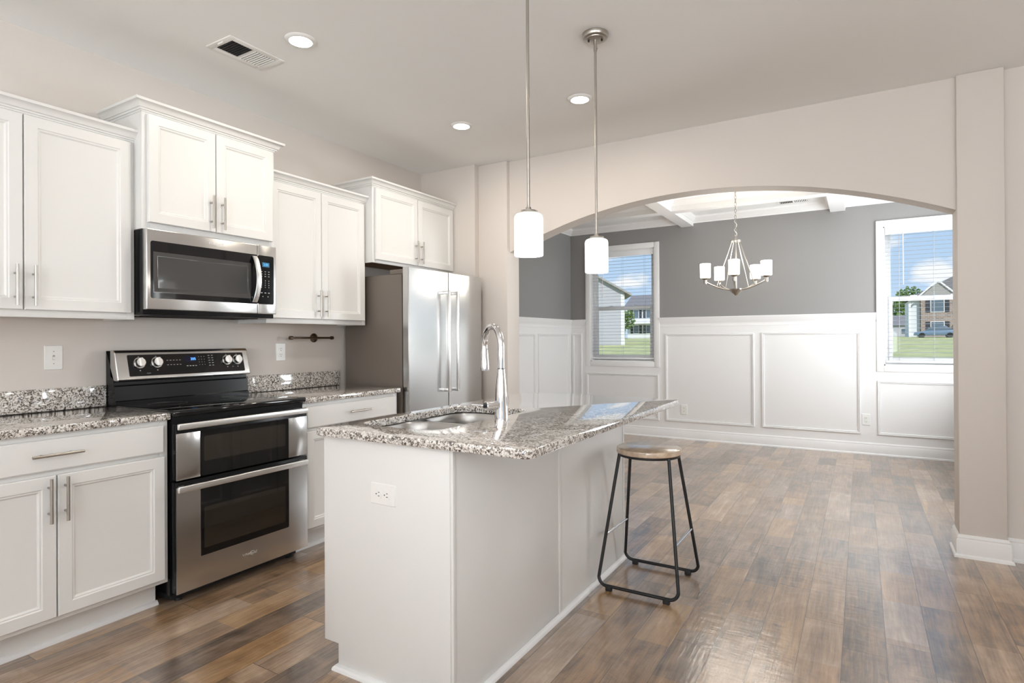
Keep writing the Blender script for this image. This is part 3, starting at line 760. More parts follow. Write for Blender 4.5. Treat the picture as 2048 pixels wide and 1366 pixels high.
# ------------------------------------------------------------------ refrigerator
def fridge():
    t = thing('refrigerator', 'stainless steel french door refrigerator with grey sides beside the archway wall', 'refrigerator', (W+.03, 3.635, 0))
    y0, y1 = 3.172, 4.100
    MB().box(W+.04, -2.828, y0+.004, y1-.004, .03, 1.738, .004).build('case', M_FSIDE, t)
    g = MB(); g.box(W+.06, -2.85, y0+.02, y1-.02, .0, .03); g.build('base', M_DARK, t)
    MB().box(-2.85, -2.80, y0+.02, y1-.02, .03, .085).build('toe_grille', M_FSIDE, t)
    gk = MB(); gk.box(-2.828, -2.817, y0+.012, y1-.012, .095, 1.728); gk.build('door_gasket', M_DARK, t)
    def front(y, ya=y0, yb=y1):
        f = (y-(y0+y1)/2)/((y1-y0)/2); return -2.760-.0025*f*f
    def panel(name, ya, yb, za, zb):
        ys = [ya+(yb-ya)*i/14 for i in range(15)]
        poly = [(-2.817, ya), (-2.817, yb)]+[(front(y), y) for y in reversed(ys)]
        b = MB(); b.prism([(x, y) for x, y in poly], 'z', za, zb, .004, 2); return b.build(name, M_STEELV, t, angle=20)
    ym = (y0+y1)/2
    dl = panel('door', y0, ym-.003, .70, 1.786); dr = panel('door', ym+.003, y1, .70, 1.786)
    fd = panel('freezer_drawer', y0, y1, .095, .692)
    def bar(parent, y, z0, z1):
        b = MB(); xx = -2.700
        b.box(xx-.018, xx, y-.011, y+.011, z0, z1, .004, 2)
        for zz in (z0+.002, z1-.026): b.box(front(y)-.004, xx-.004, y-.010, y+.010, zz, zz+.024, .002)
        b.build('handle', M_STEELB, parent)
    bar(dl, ym-.055, .86, 1.640); bar(dr, ym+.055, .86, 1.640)
    b = MB(); b.box(-2.752, -2.70, y0+.06, y1-.06, .63, .652, .004)
    for yy in (y0+.07, y1-.09): b.box(front(yy)-.004, -2.71, yy, yy+.02, .632, .650)
    b.build('handle', M_STEELB, fd)
    for a, c in ((y0+.004, y0+.13), (y1-.13, y1-.004)):
        h = MB(); h.prism([(-2.96, 1.739), (-2.775, 1.739), (-2.775, 1.745), (-2.79, 1.770), (-2.90, 1.772), (-2.96, 1.760)], 'y', a, c) if False else h.box(-2.945, -2.819, a, c, 1.7385, 1.772, .005)
        h.build('hinge_cover', M_FSIDE, t)
fridge()

# ------------------------------------------------------------------ island
def island():
    x0, x1, y0, y1, zt = -1.802, -1.178, 1.57, 3.215, .892
    t = thing('kitchen_island', 'white panelled kitchen island cabinet under the granite top', 'island', ((x0+x1)/2, (y0+y1)/2, 0))
    e = MB(); e.prism([(x0, .098), (x0+.075, .098), (x0+.075, 0), (x1-.012, 0), (x1-.012, zt), (x0, zt)], 'y', y0, y0+.018, .001); e.build('end_panel', M_CAB, t)
    e = MB(); e.prism([(x0, .098), (x0+.075, .098), (x0+.075, 0), (x1-.012, 0), (x1-.012, zt), (x0, zt)], 'y', y1-.018, y1, .001); e.build('end_panel', M_CAB, t)
    ys = 2.378
    MB().box(x1-.0115, x1-.002, y0+.018, ys-.006, 0.001, zt, .001).build('back_panel', M_CAB, t)
    MB().box(x1-.0115, x1-.002, ys+.006, y1-.018, 0.001, zt, .001).build('back_panel', M_CAB, t)
    b = MB(); b.box(x1-.0115, x1+.003, ys-.0125, ys+.0125, .021, zt, .002); b.build('seam_batten', M_CAB, t)
    MB().box(x1-.0115, x1+.001, y0, y0+.0178, 0.021, zt, .002).build('corner_trim', M_CAB, t); MB().box(x1-.0115, x1+.002, y1-.0178, y1, .021, zt, .002).build('corner_trim', M_CAB, t)
    k = MB(); k.box(x0+.075, x0+.09, y0+.018, y1-.018, 0, .098); k.build('toe_kick', M_CAB, t)
    f = MB(); f.box(x0+.02, x0+.036, y0+.018, y1-.018, .098, zt); f.box(x0+.036, x1-.0115, y0+.018, y1-.018, .10, .116); f.build('carcass', M_CAB, t)
    for a, c in ((1.60, 2.01), (2.015, 2.43), (2.47, 2.82), (2.825, 3.19)):
        d = MB(); d.nested((a, c, .13, .72), [(0, 0), (0, .016), (.003, .02), (.05, .02), (.06, .010)], 'x', x0+.0195, -1); d.build('door', M_CAB, t, angle=25)
        d = MB(); d.nested((a, c, .74, .87), [(0, 0), (0, .015), (.006, .02)], 'x', x0+.0195, -1); d.build('drawer', M_CAB, t, angle=25)
    s_ = MB(); s_.sweep([(x0+.075, y0+.05), (x0+.075, y0), (x1-.001, y0), (x1-.001, y1)], [(0, 0), (.019, 0), (.017, .010), (.009, .018), (0, .020)], -1) ; s_.build('shoe_molding', M_TRIM, t)
    return t
island()
def island_top():
    x0, x1, y0, y1, z0, z1 = -1.822, -.862, 1.537, 3.24, .893, .925
    t = bmesh.new()
    outer = rrect(x0, x1, y0, y1, .028, 5)
    hole = rrect(-1.752, -1.350, 1.690, 2.425, .085, 6)
    def loop(pts, z): return [t.verts.new((x, y, z)) for x, y in pts]
    def inset(pts, d, cx_, cy2, sg):     # shrink or grow a rounded rectangle about its centre
        out = []
        for x, y in pts: out.append((x-sg*d*(1 if x > cx_ else -1), y-sg*d*(1 if y > cy2 else -1)))
        return out
    ox, oy = (x0+x1)/2, (y0+y1)/2; hx, hy = -1.551, 2.0575
    prof_o = [(.006, z0), (.0015, z0+.0025), (0, z0+.007), (0, z1-.007), (.002, z1-.002), (.007, z1)]
    Ro = [loop(inset(outer, d, ox, oy, 1), z) for d, z in prof_o]
    Rh = [loop(inset(hole, d, hx, hy, -1), z) for d, z in [(.002, z0), (0, z0+.003), (0, z1-.004), (.004, z1)]]
    def bridge(A, B):
        n = len(A)
        for i in range(n): t.faces.new((A[i], A[(i+1) % n], B[(i+1) % n], B[i]))
    for A, B in zip(Ro, Ro[1:]): bridge(A, B)
    for A, B in zip(Rh, Rh[1:]): bridge(A, B)
    for o_, h_ in ((Ro[-1], Rh[-1]), (Ro[0], Rh[0])):
        ed = []
        for L in (o_, h_):
            n = len(L)
            for i in range(n):
                e = t.edges.get((L[i], L[(i+1) % n]))
                ed.append(e)
        bmesh.ops.triangle_fill(t, edges=ed, use_beauty=True)
    b = MB(); b.merge(t)
    o = b.build('island_countertop', M_GRAN, None, angle=25)
    tag(o, 'long speckled granite island top with rounded corners and a sink cut-out', 'countertop')
island_top()
def sink():
    t = thing('kitchen_sink', 'stainless steel double bowl sink set under the island top', 'sink', (-1.551, 2.0575, .70))
    def bowl(x0, x1, y0, y1, name):
        b = bmesh.new(); zr = .8915
        def loop(r, d, z): return [b.verts.new((x, y, z)) for x, y in rrect(x0+d, x1-d, y0+d, y1-d, r, 6)]
        R = [loop(.09, 0, zr), loop(.088, .004, zr-.006), loop(.085, .008, zr-.05), loop(.08, .016, .73), loop(.06, .035, .708), loop(.03, .10, .705)]
        for A, B in zip(R, R[1:]):
            n = len(A)
            for i in range(n): b.faces.new((A[i], A[(i+1) % n], B[(i+1) % n], B[i]))
        b.faces.new(R[-1])
        m_ = MB(); m_.merge(b); o = m_.build(name, M_SINK, t, angle=50)
        for p in o.data.polygons: pass
        q = MB(); q.lathe([(.0, .7065), (.03, .7065), (.042, .709), (.044, .7075)], ((x0+x1)/2, (y0+y1)/2, 0), 24); q.build('drain', M_CHROME, o)
    bowl(-1.762, -1.342, 1.680, 2.055, 'bowl'); bowl(-1.762, -1.342, 2.080, 2.437, 'bowl')
    r = MB(); r.box(-1.70, -1.40, 2.0555, 2.0795, .8835, .8913, .003); r.build('divider', M_SINK, t)
sink()
def faucet():
    bx, by, bz = -1.300, 2.075, .925
    t = thing('faucet', 'tall chrome gooseneck pull-down faucet on the island', 'faucet', (bx, by, bz))
    b = MB(); b.lathe([(.0, 0), (.029, 0), (.029, .004), (.0285, .008), (.0275, .07), (.0225, .15), (.0165, .208), (.0165, .212)], (bx, by, bz), 32); b.build('base_body', M_CHROME, t)
    MB().lathe([(.0145, .2115), (.0150, .2115), (.0150, .2145), (.0145, .2145)], (bx, by, bz), 28).build('swivel_ring', M_BLK, t)
    a = math.radians(33); d = Vector((-math.cos(a), math.sin(a), 0)); R = .088; zc = bz+.305
    pts = [(bx, by, bz+.2146), (bx, by, bz+.25)]
    for i in range(29):
        th_ = PI*1.03*i/28
        p = Vector((bx, by, zc))+d*(R-R*math.cos(th_))+Vector((0, 0, R*math.sin(th_))); pts.append(p)
    MB().tube(pts, .0145, 20).build('spout', M_CHROME, t)
    e = Vector(pts[-1]); dn = (Vector(pts[-1])-Vector(pts[-2])).normalized()
    h = MB(); h.tube([e, e+dn*.006, e+dn*.02, e+dn*.085, e+dn*.10], [.0148, .0162, .0172, .0205, .0195], 24); h.build('spray_head', M_CHROME, t)
    hd = Vector((-.38, -.92, 0)).normalized(); hb = Vector((bx, by, bz+.062))
    v = MB(); v.tube([hb+hd*.015, hb+hd*.055, hb+hd*.058, hb+hd*.078, hb+hd*.082], [.019, .019, .0185, .0195, .0175], 24); hv = v.build('handle_hub', M_CHROME, t)
    ld = Vector((-.9, -.2, .03)).normalized(); l0 = hb+hd*.068+ld*.016
    v = MB(); v.tube([l0, l0+ld*.055], [.0035, .003], 12); v.build('lever', M_CHROME, hv)
faucet()

# ------------------------------------------------------------------ outlets and switch
def outlet(label, kind, centre, facing, horizontal=False, group='white outlet plates'):
    """plate built in the plane u (along wall) / z; facing: 'x' (+x) or 'y' (-y)"""
    t = thing('power_outlet' if kind == 'outlet' else 'light_switch', label, kind, centre, group if kind == 'outlet' else None)
    cx_, cy2, cz = centre; w, h = (.122, .078) if horizontal else (.078, .122)
    def P(u, z, o): return (cx_+o, cy2+u, cz+z) if facing == 'x' else (cx_+u, cy2-o, cz+z)
    def slab(b, u0, u1, z0, z1, o0, o1, r, shrink=0):
        q = bmesh.new(); A = [q.verts.new(P(u, z, o0)) for u, z in rrect(u0, u1, z0, z1, r, 4)]
        B = [q.verts.new(P(u, z, o1)) for u, z in rrect(u0+shrink, u1-shrink, z0+shrink, z1-shrink, r, 4)]
        q.faces.new(A[::-1]); q.faces.new(B)
        for i in range(len(A)): q.faces.new((A[i], A[(i+1) % len(A)], B[(i+1) % len(A)], B[i]))
        b.merge(q)
    b = MB(); slab(b, -w/2, w/2, -h/2, h/2, .0005, .0055, .004, .003); b.build('wall_plate', M_PLATE, t, angle=20)
    if kind == 'outlet':
        for s_ in (-1, 1):
            c = s_*.020
            b = MB()
            if horizontal: slab(b, c-.0165, c+.0165, -.0175, .0175, .0052, .0072, .012, .0005)
            else: slab(b, -.0175, .0175, c-.0165, c+.0165, .0052, .0072, .012, .0005)
            so = b.build('socket', M_PLATE, t)
            b = MB()
            for du, dz, a, e in ((-.0063, .004, .0022, .0085), (.0063, .004, .0022, .0075), (0, -.0085, .0045, .0045)):
                if horizontal: slab(b, c+dz-e/2, c+dz+e/2, du-a/2, du+a/2, .0070, .0076, .0009)
                else: slab(b, du-a/2, du+a/2, c+dz-e/2, c+dz+e/2, .0070, .0076, .0009)
            b.build('slots', M_DARK, so)
        b = MB(); slab(b, -.0025, .0025, -.0025, .0025, .0052, .0062, .0024); b.build('screw', M_PLATE, t)
    else:
        b = MB(); slab(b, -.005, .005, -.012, .012, .0052, .0060, .001); b.build('switch_slot', mat('shadow_gap_grey', (.35, .35, .34), .6), t)
        b = MB(); slab(b, -.004, .004, -.010, .004, .0058, .016, .001, .0008); b.build('toggle', M_PLATE, t)
        for zz in (-.030, .030):
            b = MB(); slab(b, -.0028, .0028, zz-.0028, zz+.0028, .0052, .0064, .0026); b.build('screw', M_NICK, t)
outlet('white toggle switch plate on the wall above the left countertop', 'switch', (W, 1.303, 1.184), 'x')
outlet('white outlet plate on the kitchen wall under the bronze bar', 'outlet', (W, 2.620, 1.183), 'x')
outlet('white outlet plate mounted sideways on the near end of the island', 'outlet', (-1.491, 1.57, .7015), 'y', True)
outlet('white outlet plate low on the dining wall just beyond the island corner', 'outlet', (-1.902, DY-.011, .370), 'y')
outlet('white outlet plate low on the dining wall near the right window', 'outlet', (.044, DY-.011, .374), 'y')

def paper_holder():
    t = thing('paper_towel_holder', 'bronze paper towel bar on the kitchen wall under the cabinet', 'towel bar', (W, 2.905, 1.280))
    b = MB(); b.lathe([(0, 0), (.033, 0), (.033, .004), (.026, .007), (.022, .011), (.012, .014), (0, .014)], (0, 0, 0), 28)
    bmesh.ops.transform(b.bm, matrix=Matrix.Translation((W+.0005, 2.905, 1.280)) @ Matrix.Rotation(PI/2, 4, 'Y'), verts=b.bm.verts); b.build('wall_rosette', M_BRONZE, t)
    MB().cyl((W+.012, 2.905, 1.28), (W+.066, 2.905, 1.28), .008, n=16).build('post', M_BRONZE, t)
    MB().cyl((W+.066, 2.658, 1.28), (W+.066, 3.018, 1.28), .0075, n=18).build('bar', M_BRONZE, t)
    for a, c in ((2.645, 2.668), (3.008, 3.028)): MB().cyl((W+.066, a, 1.28), (W+.066, c, 1.28), .0125, n=20).build('end_cap', M_BRONZE, t)
paper_holder()

# ------------------------------------------------------------------ bar stool
def stool():
    c = Vector((-.945, 2.945, 0))
    t = thing('bar_stool', 'backless bar stool with round wooden seat and black wire legs beside the island', 'stool', c)
    zs_ = .672
    b = MB(); b.lathe([(0, zs_), (.160, zs_), (.164, zs_+.003), (.165, zs_+.014), (.163, zs_+.026), (.156, zs_+.030), (0, zs_+.030)], c, 64); b.build('seat', M_SEAT, t)
    b = MB(); b.lathe([(.142, zs_-.012), (.158, zs_-.012), (.159, zs_-.0005), (.142, zs_-.0005), (.142, zs_-.012)], c, 48); b.build('seat_ring', M_BLKM, t)
    r = .0085; zl = .014+r; hx, hy = .205, .200; tx, ty = .128, .085; zt = zs_-.006; rc = .045
    for sy in (-1, 1):
        # one closed bow per side: leg, rounded foot bar, leg
        def P(x, z):
            f = (zt-z)/(zt-zl); return (c.x+x, c.y+sy*(ty+(hy-ty)*f), z)
        def legx(z): return tx+(hx-tx)*(zt-z)/(zt-zl)
        pts = [P(-tx, zt), P(-legx(zl+rc*1.3), zl+rc*1.3)]
        for i in range(1, 9):
            a = PI/2*i/8; pts.append(P(-(hx-rc)-rc*math.cos(a)*.92, zl+rc*(1-math.sin(a))))
        pts += [P(x, zl) for x in (-.08, .0, .08)]
        for i in range(0, 8):
            a = PI/2*(1-i/8); pts.append(P((hx-rc)+rc*math.cos(a)*.92, zl+rc*(1-math.sin(a))))
        pts += [P(legx(zl+rc*1.3), zl+rc*1.3), P(tx, zt)]
        MB().tube(pts, r, 12).build('leg_frame', M_BLKM, t)
        for sx in (-1, 1):
            b = MB(); xx = c.x+sx*(hx-.06); yy = c.y+sy*hy; b.box(xx-.016, xx+.016, yy-.011, yy+.011, .0, zl+.004, .003); b.build('foot_pad', M_RUB, t)
    z = .262; f = (zt-z)/(zt-zl)
    for sx in (-1, 1):
        xx = c.x+sx*(tx+(hx-tx)*f); yy = ty+(hy-ty)*f
        MB().cyl((xx, c.y-yy, z), (xx, c.y+yy, z), .0065, n=14).build('footrest', M_CHROME, t)
stool()

# ------------------------------------------------------------------ ceiling fittings
def pendant(label, x, y):
    t = thing('pendant_light', label, 'pendant lamp', (x, y, H), 'pendant lamps over the island')
    b = MB(); b.lathe([(0, -.030), (.02, -.030), (.045, -.027), (.046, -.024), (.060, -.022), (.064, -.016), (.064, -.0005), (0, -.0005)], (x, y, H), 40); cn = b.build('canopy', M_NICK, t)
    for s_ in (-1, 1): MB().lathe([(0, -.036), (.004, -.036), (.005, -.030), (.004, -.027)], (x+s_*.03, y+s_*.012, H), 12).build('screw', M_BLK, cn)
    b = MB(); b.cyl((x, y, H-.03), (x, y, H-.085), .0085, n=16); b.cyl((x+.008, y-.002, H-.075), (x+.013, y-.003, H-.075), .003, n=8); b.build('swivel_stem', M_NICK, t)
    b = MB(); b.cyl((x, y, H-.085), (x, y, 1.778), .0062, n=16); b.build('rod', M_NICK, t)
    for zz in (2.46, 2.12): pass
    b = MB(); b.lathe([(0, 1.781), (.010, 1.781), (.012, 1.770), (.030, 1.768), (.031, 1.762), (.026, 1.757), (0, 1.757)], (x, y, 0), 28); hc = b.build('shade_holder', M_NICK, t)
    for k in range(3):
        a = 2*PI*k/3+.3; MB().cyl((x+.026*math.cos(a), y+.026*math.sin(a), 1.764), (x+.036*math.cos(a), y+.036*math.sin(a), 1.764), .003, n=8).build('thumb_screw', M_NICK, hc)
    R = .0575
    b = MB(); b.lathe([(.022, 1.7565), (.040, 1.7560), (.050, 1.7520), (.0555, 1.746), (R, 1.738), (R, 1.592), (R-.002, 1.590), (R-.004, 1.592), (R-.004, 1.736), (.045, 1.748), (.022, 1.7525), (.022, 1.7565)], (x, y, 0), 48); b.build('glass_shade', M_GLOWG, t)
    lamp('pendant_bulb', 'POINT', (x, y, 1.56), energy=3.0, color=(1, .93, .84), shadow_soft_size=.04)
pendant('nearer of the two white glass pendants, left one, over the sink end of the island', -1.118, 1.995)
pendant('farther white glass pendant, right one, hanging in front of the left dining window', -1.118, 2.680)
def downlight(label, x, y):
    t = thing('recessed_light', label, 'ceiling light', (x, y, H), 'recessed ceiling lights')
    b = MB(); b.lathe([(.056, -.011), (.060, -.0115), (.071, -.007), (.076, -.0005), (.056, -.0005), (.056, -.011)], (x, y, H), 48); b.build('trim_ring', M_PLATE, t)
    b = MB(); b.lathe([(0, -.0105), (.054, -.0105), (.0555, -.009), (.0555, -.002), (0, -.002)], (x, y, H), 40); b.build('lens', M_LED, t)
    lamp('recessed_beam', 'AREA', (x, y, H-.014), (0, 0, 0), 7.5, (1, .90, .78), .10, shape='DISK')
downlight('round recessed ceiling light beside the air vent', -2.40, 1.955)
downlight('round recessed ceiling light in front of the refrigerator, middle one of three', -2.40, 3.325)
downlight('round recessed ceiling light just left of the far pendant rod', -1.502, 3.345)
def vent(name, label, x0, x1, y0, y1, z, along, m=M_PLATE):
    """louvred register under a ceiling at z; along = axis the louvres are stacked on"""
    t = thing(name, label, 'vent', ((x0+x1)/2, (y0+y1)/2, z), 'ceiling air vents')
    bd = .034
    f = MB()
    for a, c, d, e in ((x0, x1, y0, y0+bd), (x0, x1, y1-bd, y1), (x0, x0+bd, y0+bd, y1-bd), (x1-bd, x1, y0+bd, y1-bd)): f.box(a, c, d, e, z-.006, z-.0005, .0015)
    if along == 'y': ym = (y0+y1)/2; f.box(x0+bd, x1-bd, ym-.006, ym+.006, z-.005, z-.0005)
    else: xm = (x0+x1)/2; f.box(xm-.006, xm+.006, y0+bd, y1-bd, z-.005, z-.0005)
    f.build('frame', m, t)
    MB().box(x0+bd, x1-bd, y0+bd, y1-bd, z-.0012, z-.0005).build('dark_backing', M_DARK, t)
    n = 16; a0, a1 = (y0+bd, y1-bd) if along == 'y' else (x0+bd, x1-bd)
    for i in range(n):
        p = a0+(a1-a0)*(i+.5)/n; sg = (1 if i < n/2 else -1)*(-1 if along == 'y' else 1)
        b = MB(); w = .0062; h = .0055
        poly = [(p-sg*w*.5, z-.0015), (p+sg*w*.5, z-.0015-h), (p+sg*w*.5+.001, z-.0015-h+.0008), (p-sg*w*.5+.001, z-.0013)]
        if along == 'y': b.prism(poly, 'x', x0+bd, x1-bd)
        else: b.prism(poly, 'y', y0+bd, y1-bd)
        b.build('louver', m, t)
    if along == 'y': MB().box((x0+x1)/2-.02, (x0+x1)/2+.02, y0+.012, y0+.016, z-.012, z-.006).build('damper_lever', m, t)
vent('ceiling_vent', 'white louvred air vent in the kitchen ceiling above the range', -2.857, -2.653, 1.740, 2.055, H, 'y')
vent('ceiling_vent', 'white louvred air vent in the coffered dining ceiling right of the chandelier', -.80, -.46, 7.02, 7.20, H, 'x')

def chandelier():
    c = Vector((-1.035, 5.95, 0))
    t = thing('chandelier', 'five-arm nickel chandelier with lit white glass cup shades', 'chandelier', (c.x, c.y, H))
    b = MB(); b.lathe([(0, H-.03), (.03, H-.03), (.055, H-.022), (.062, H-.008), (.062, H-.0005), (0, H-.0005)], c, 32); b.build('canopy', M_NICK, t)
    ch = MB(); z = H-.03; i = 0
    while z > 2.245:
        pts = []
        for k in range(14):
            a = 2*PI*k/14; lx, lz = .0085*math.cos(a), .020*math.sin(a)
            pts.append((c.x+(lx if i % 2 else lx*.3), c.y+(0 if i % 2 else lx), z-.018+lz))
        ch.tube(pts, .0022, 6, True); z -= .032; i += 1
    ch.build('chain', M_NICK, t)
    b = MB(); b.tube([(c.x+.012*math.sin(k*.9), c.y+.012*math.cos(k*.9), 2.25+(H-2.28)*k/40) for k in range(41)], .002, 6); b.build('power_cord', M_PLATE, t)
    b = MB(); b.lathe([(0, 2.245), (.008, 2.245), (.010, 2.225), (.018, 2.215), (.050, 2.212), (.052, 2.200), (.048, 2.192), (.02, 2.188), (0, 2.188)], c, 32); b.build('top_plate', M_NICK, t)
    b = MB(); b.cyl((c.x, c.y, 2.19), (c.x, c.y, 1.74), .009, n=18); b.build('center_stem', M_NICK, t)
    b = MB(); b.lathe([(0, 1.672), (.012, 1.674), (.022, 1.688), (.040, 1.700), (.062, 1.728), (.064, 1.738), (0, 1.745)], c, 36); b.build('hub', M_NICK, t)
    camdir = math.atan2(-c.y, -c.x)
    for k in range(5):
        a = camdir+math.radians(-3)+2*PI*k/5; d = Vector((math.cos(a), math.sin(a), 0)); R = .287
        b = MB(); pts = []
        for i in range(13):
            f = i/12; pts.append(c+d*(.05+(R-.05)*f)+Vector((0, 0, 1.728+.010*math.sin(-PI*f)+.082*f**1.15)))
        b.tube(pts, .0075, 10); b.build('arm', M_NICK, t)
        e = c+d*R
        b = MB(); b.lathe([(0, 1.788), (.014, 1.788), (.016, 1.80), (.016, 1.828), (.030, 1.836), (.036, 1.846), (0, 1.848)], e, 24); b.build('lamp_cup', M_NICK, t)
        b = MB(); b.lathe([(.028, 1.848), (.046, 1.849), (.049, 1.855), (.0505, 1.985), (.048, 1.987), (.046, 1.985), (.045, 1.858), (.028, 1.852), (.028, 1.848)], e, 32); b.build('glass_shade', M_CHGLOW, t)
        m_ = c+d*(R*.62); tp = c+d*.036
        b = MB(); b.cyl(tuple(m_+Vector((0, 0, 1.772))), tuple(tp+Vector((0, 0, 2.20))), .0042, n=10); b.build('tie_rod', M_NICK, t)
        lamp('chandelier_bulb', 'POINT', (e.x, e.y, 2.02), energy=4.2, color=(1, .92, .82), shadow_soft_size=.05)
chandelier()

# ------------------------------------------------------------------ outside
def ground():
    b = MB(); g = {}
    ys_ = [7.7, 12, 18, 26, 36, 50, 70, 95, 130, 220, 400]; xs_ = [-300, -120, -60, -30, -15, -6, 0, 6, 15, 30, 60, 120, 300]
    for i, y in enumerate(ys_):
        for j, x in enumerate(xs_):
            z = -.35+.0186*min(y-9, 92)
            g[i, j] = b.bm.verts.new((x, y, z))
    for i in range(len(ys_)-1):
        for j in range(len(xs_)-1): b.bm.faces.new((g[i, j], g[i, j+1], g[i+1, j+1], g[i+1, j]))
    struct('ground', b, M_GRASS)
ground()
def gz(y): return -.35+.0186*min(y-9, 92)
def tree(label, x, y, h, r, tilt=0):
    t = thing('tree', label, 'tree', (x, y, gz(y)), 'trees across the meadow')
    z0 = gz(y); rnd = random.Random(int(x*7+y*13)); b = MB()
    b.tube([(x, y, z0), (x+.1, y, z0+h*.3), (x+.05, y, z0+h*.6)], [.18, .13, .06], 8); b.build('trunk', M_BARK, t)
    b = MB()
    for i in range(700):
        u = rnd.uniform(-1, 1); a = rnd.uniform(0, 2*PI); q = (rnd.random()**.4)*r; s_ = math.sqrt(1-u*u)
        p = Vector((x+q*s_*math.cos(a), y+q*s_*math.sin(a), z0+h-r+u*q*1.0)); w = r*.085
        nx = Vector((rnd.uniform(-1, 1), rnd.uniform(-1, 1), rnd.uniform(-1, 1))).normalized(); e1 = nx.orthogonal().normalized(); e2 = nx.cross(e1)
        b.face([p+e1*w, p+e2*w, p-e1*w, p-e2*w]); b.face([p+nx*w+e1*w*.4, p+e2*w*.6, p-nx*w-e1*w*.4, p-e2*w*.6])
    b.build('foliage', M_LEAF, t)
def window_part(parent, x, y, z, w, h, shutters=True, m=M_EXWIN):
    f = MB(); f.box(x-w/2-.08, x+w/2+.08, y-.06, y+.02, z-.08, z+h+.08); fr = f.build('window', M_TRIM, parent)
    MB().box(x-w/2, x+w/2, y-.075, y-.06, z, z+h).build('pane', m, fr)
    if shutters:
        for s_ in (-1, 1):
            xc = x+s_*(w/2+.38); MB().box(xc-.24, xc+.24, y-.07, y+.02, z-.05, z+h+.05).build('shutter', M_SHUT, parent)
def house_near():
    y = 59; z0 = gz(y)+.1; x1 = -21.5; w = 11; dp = 12
    t = thing('neighbor_house', 'grey-sided house seen through the left dining window', 'house', (x1, y, z0), 'houses across the meadow')
    # built with its near right corner at the origin of the thing, then turned
    def L(mb, name, m): 
        bmesh.ops.translate(mb.bm, verts=mb.bm.verts, vec=(x1, y, z0)); return mb.build(name, m, t)
    L(MB().prism([(-w, -.8), (0, -.8), (0, 5.5), (-w/2, 8.6), (-w, 5.5)], 'y', 0, dp), 'wall', M_SIDE)
    r = MB(); th_ = .22
    for a, c in (((.75, 5.08), (-w/2, 8.6)), ((-w-.75, 5.08), (-w/2, 8.6))):
        r.prism([a, c, (c[0], c[1]+th_), (a[0], a[1]+th_)], 'y', -.45, dp+.45)
    L(r, 'roof', M_ROOFP)
    L(MB().box(-.35, .03, -.04, .2, -.8, 5.3), 'corner_board', M_TRIM)
    t.rotation_euler = (0, 0, math.radians(27))
house_near()
def house_white():
    y = 104; z0 = gz(y); t = thing('neighbor_house', 'distant white two-storey house behind a small tree in the left window', 'house', (-32, y, z0), 'houses across the meadow')
    MB().box(-37.3, -27, y, y+9, z0-.3, z0+5.6).build('wall', M_SIDEW, t)
    MB().prism([(y-.6, z0+5.5), (y+9.6, z0+5.5), (y+4.5, z0+8.2)], 'x', -38, -26.4).build('roof', M_SHING, t)
    for xx in (-35.6, -33.2):
        for zz in (.9, 3.7): window_part(t, xx, y, z0+zz, .9, 1.4)
    MB().box(-37.2, -30, y-1.8, y-.1, z0+2.6, z0+2.9).build('porch_roof', M_TRIM, t)
house_white()
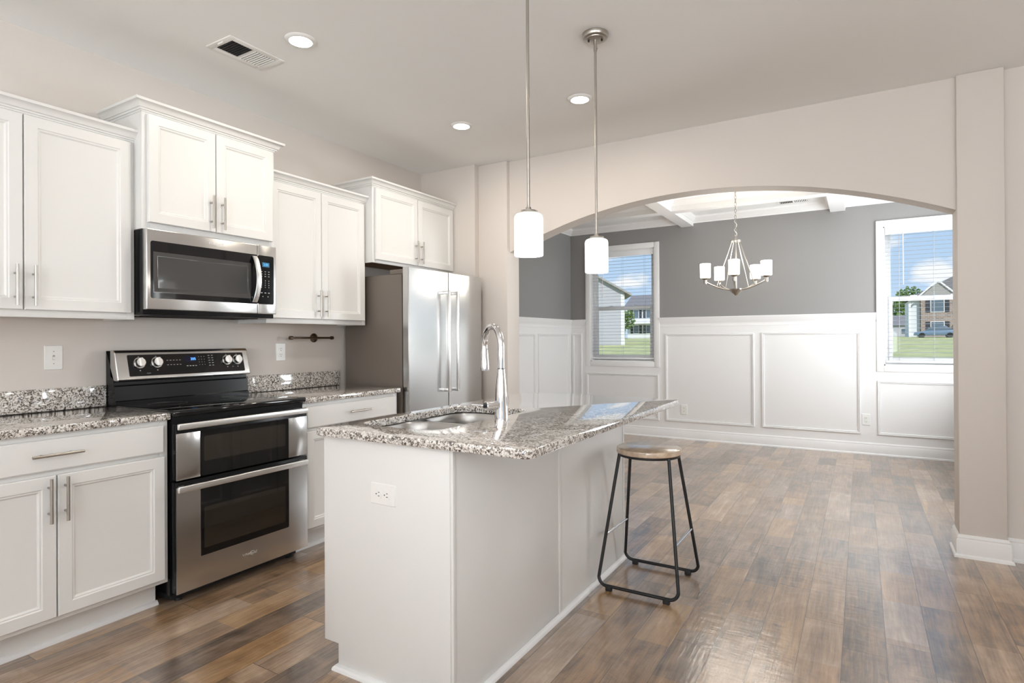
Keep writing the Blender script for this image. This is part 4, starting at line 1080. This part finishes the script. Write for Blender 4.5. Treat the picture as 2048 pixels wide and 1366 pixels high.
def house_brick():
    y = 98; z0 = gz(y)-.2; t = thing('neighbor_house', 'brick-fronted two-storey house seen through the right dining window', 'house', (9.5, y, z0), 'houses across the meadow')
    MB().box(7.15, 16, y, y+10, z0-.3, z0+5.9).build('wall', M_BRICK, t)
    MB().box(5.85, 7.1, y+.8, y+10, z0-.3, z0+5.3).build('side_wing', M_SIDEW, t)
    MB().box(5.78, 6.05, y+.7, y+.85, z0-.3, z0+5.3).build('corner_board', M_TRIM, t)
    r = MB(); r.prism([(5.6, z0+5.3), (7.2, z0+5.85), (18.5, z0+5.85), (18.5, z0+9.6), (13.0, z0+9.6), (7.0, z0+6.3)], 'y', y+.1, y+10.4); r.build('roof', M_SHING, t)
    g = MB(); g.prism([(6.9, z0+5.55), (11.2, z0+5.55), (9.05, z0+7.6)], 'y', y-.15, y+3); gb = g.build('gable', M_ROOFP, t)
    for a, c in (((6.6, 5.35), (9.05, 7.75)), ((11.5, 5.35), (9.05, 7.75))):
        q = MB(); q.prism([(a[0], z0+a[1]), (a[0], z0+a[1]+.28), (c[0], z0+c[1]+.28), (c[0], z0+c[1])], 'y', y-.35, y-.16); q.build('gable_board', M_TRIM, gb)
    for zz in (.6, 3.6): window_part(t, 9.0, y, z0+zz, 1.4, 1.6)
    for xx in (11.8, 13.2): MB().box(xx-.12, xx+.12, y-1.5, y-1.26, z0, z0+2.9).build('porch_post', M_TRIM, t)
    MB().box(11.4, 16, y-1.7, y-.05, z0+2.9, z0+3.2).build('porch_roof', M_TRIM, t)
house_brick()
def house_low():
    y = 150; z0 = gz(y)-.2; t = thing('neighbor_house', 'low grey-roofed house left of the brick house in the right window', 'house', (3.5, y, z0), 'houses across the meadow')
    MB().box(-1.5, 8.6, y, y+8, z0-.3, z0+2.7).build('wall', M_SIDE, t)
    MB().prism([(y-.4, z0+2.6), (y+8.4, z0+2.6), (y+4, z0+4.9)], 'x', -2.0, 9.0).build('roof', M_SHING, t)
    for xx in (5.5, 7.9): window_part(t, xx, y, z0+.8, .9, 1.1, False)
house_low()
def car():
    y = 92; z0 = gz(y)-.05; x0 = 5.9; t = thing('car', 'blue-grey car parked in front of the brick house', 'car', (x0+2.3, y, z0))
    P = [(0, .32), (.05, .70), (.9, .88), (1.55, .95), (4.35, .95), (4.6, .80), (4.62, .35)]
    MB().prism([(x0+a, z0+b_) for a, b_ in P], 'y', y-.85, y+.85, .06, 2).build('body', M_CAR, t)
    MB().prism([(x0+1.15, z0+.93), (x0+1.95, z0+1.42), (x0+3.4, z0+1.45), (x0+4.25, z0+.93)], 'y', y-.72, y+.72, .06, 2).build('cabin', M_EXWIN, t)
    MB().box(x0+2.0, x0+3.4, y-.66, y+.66, z0+1.43, z0+1.50, .02).build('roof', M_CAR, t)
    for a in (.85, 3.75):
        for s_ in (-1, 1):
            w = MB(); w.cyl((x0+a, y+s_*.70, z0+.33), (x0+a, y+s_*.90, z0+.33), .33, n=20); w.build('wheel', M_RUB, t)
car()
tree('round green tree in front of the white house in the left window', -33.6, 92, 5.2, 1.9)
tree('broad green tree behind the low house in the right window', 6.3, 172, 9.6, 4.2)
tree('leafy tree crown rising beside the brick house wing', 7.9, 132, 9.4, 2.5)
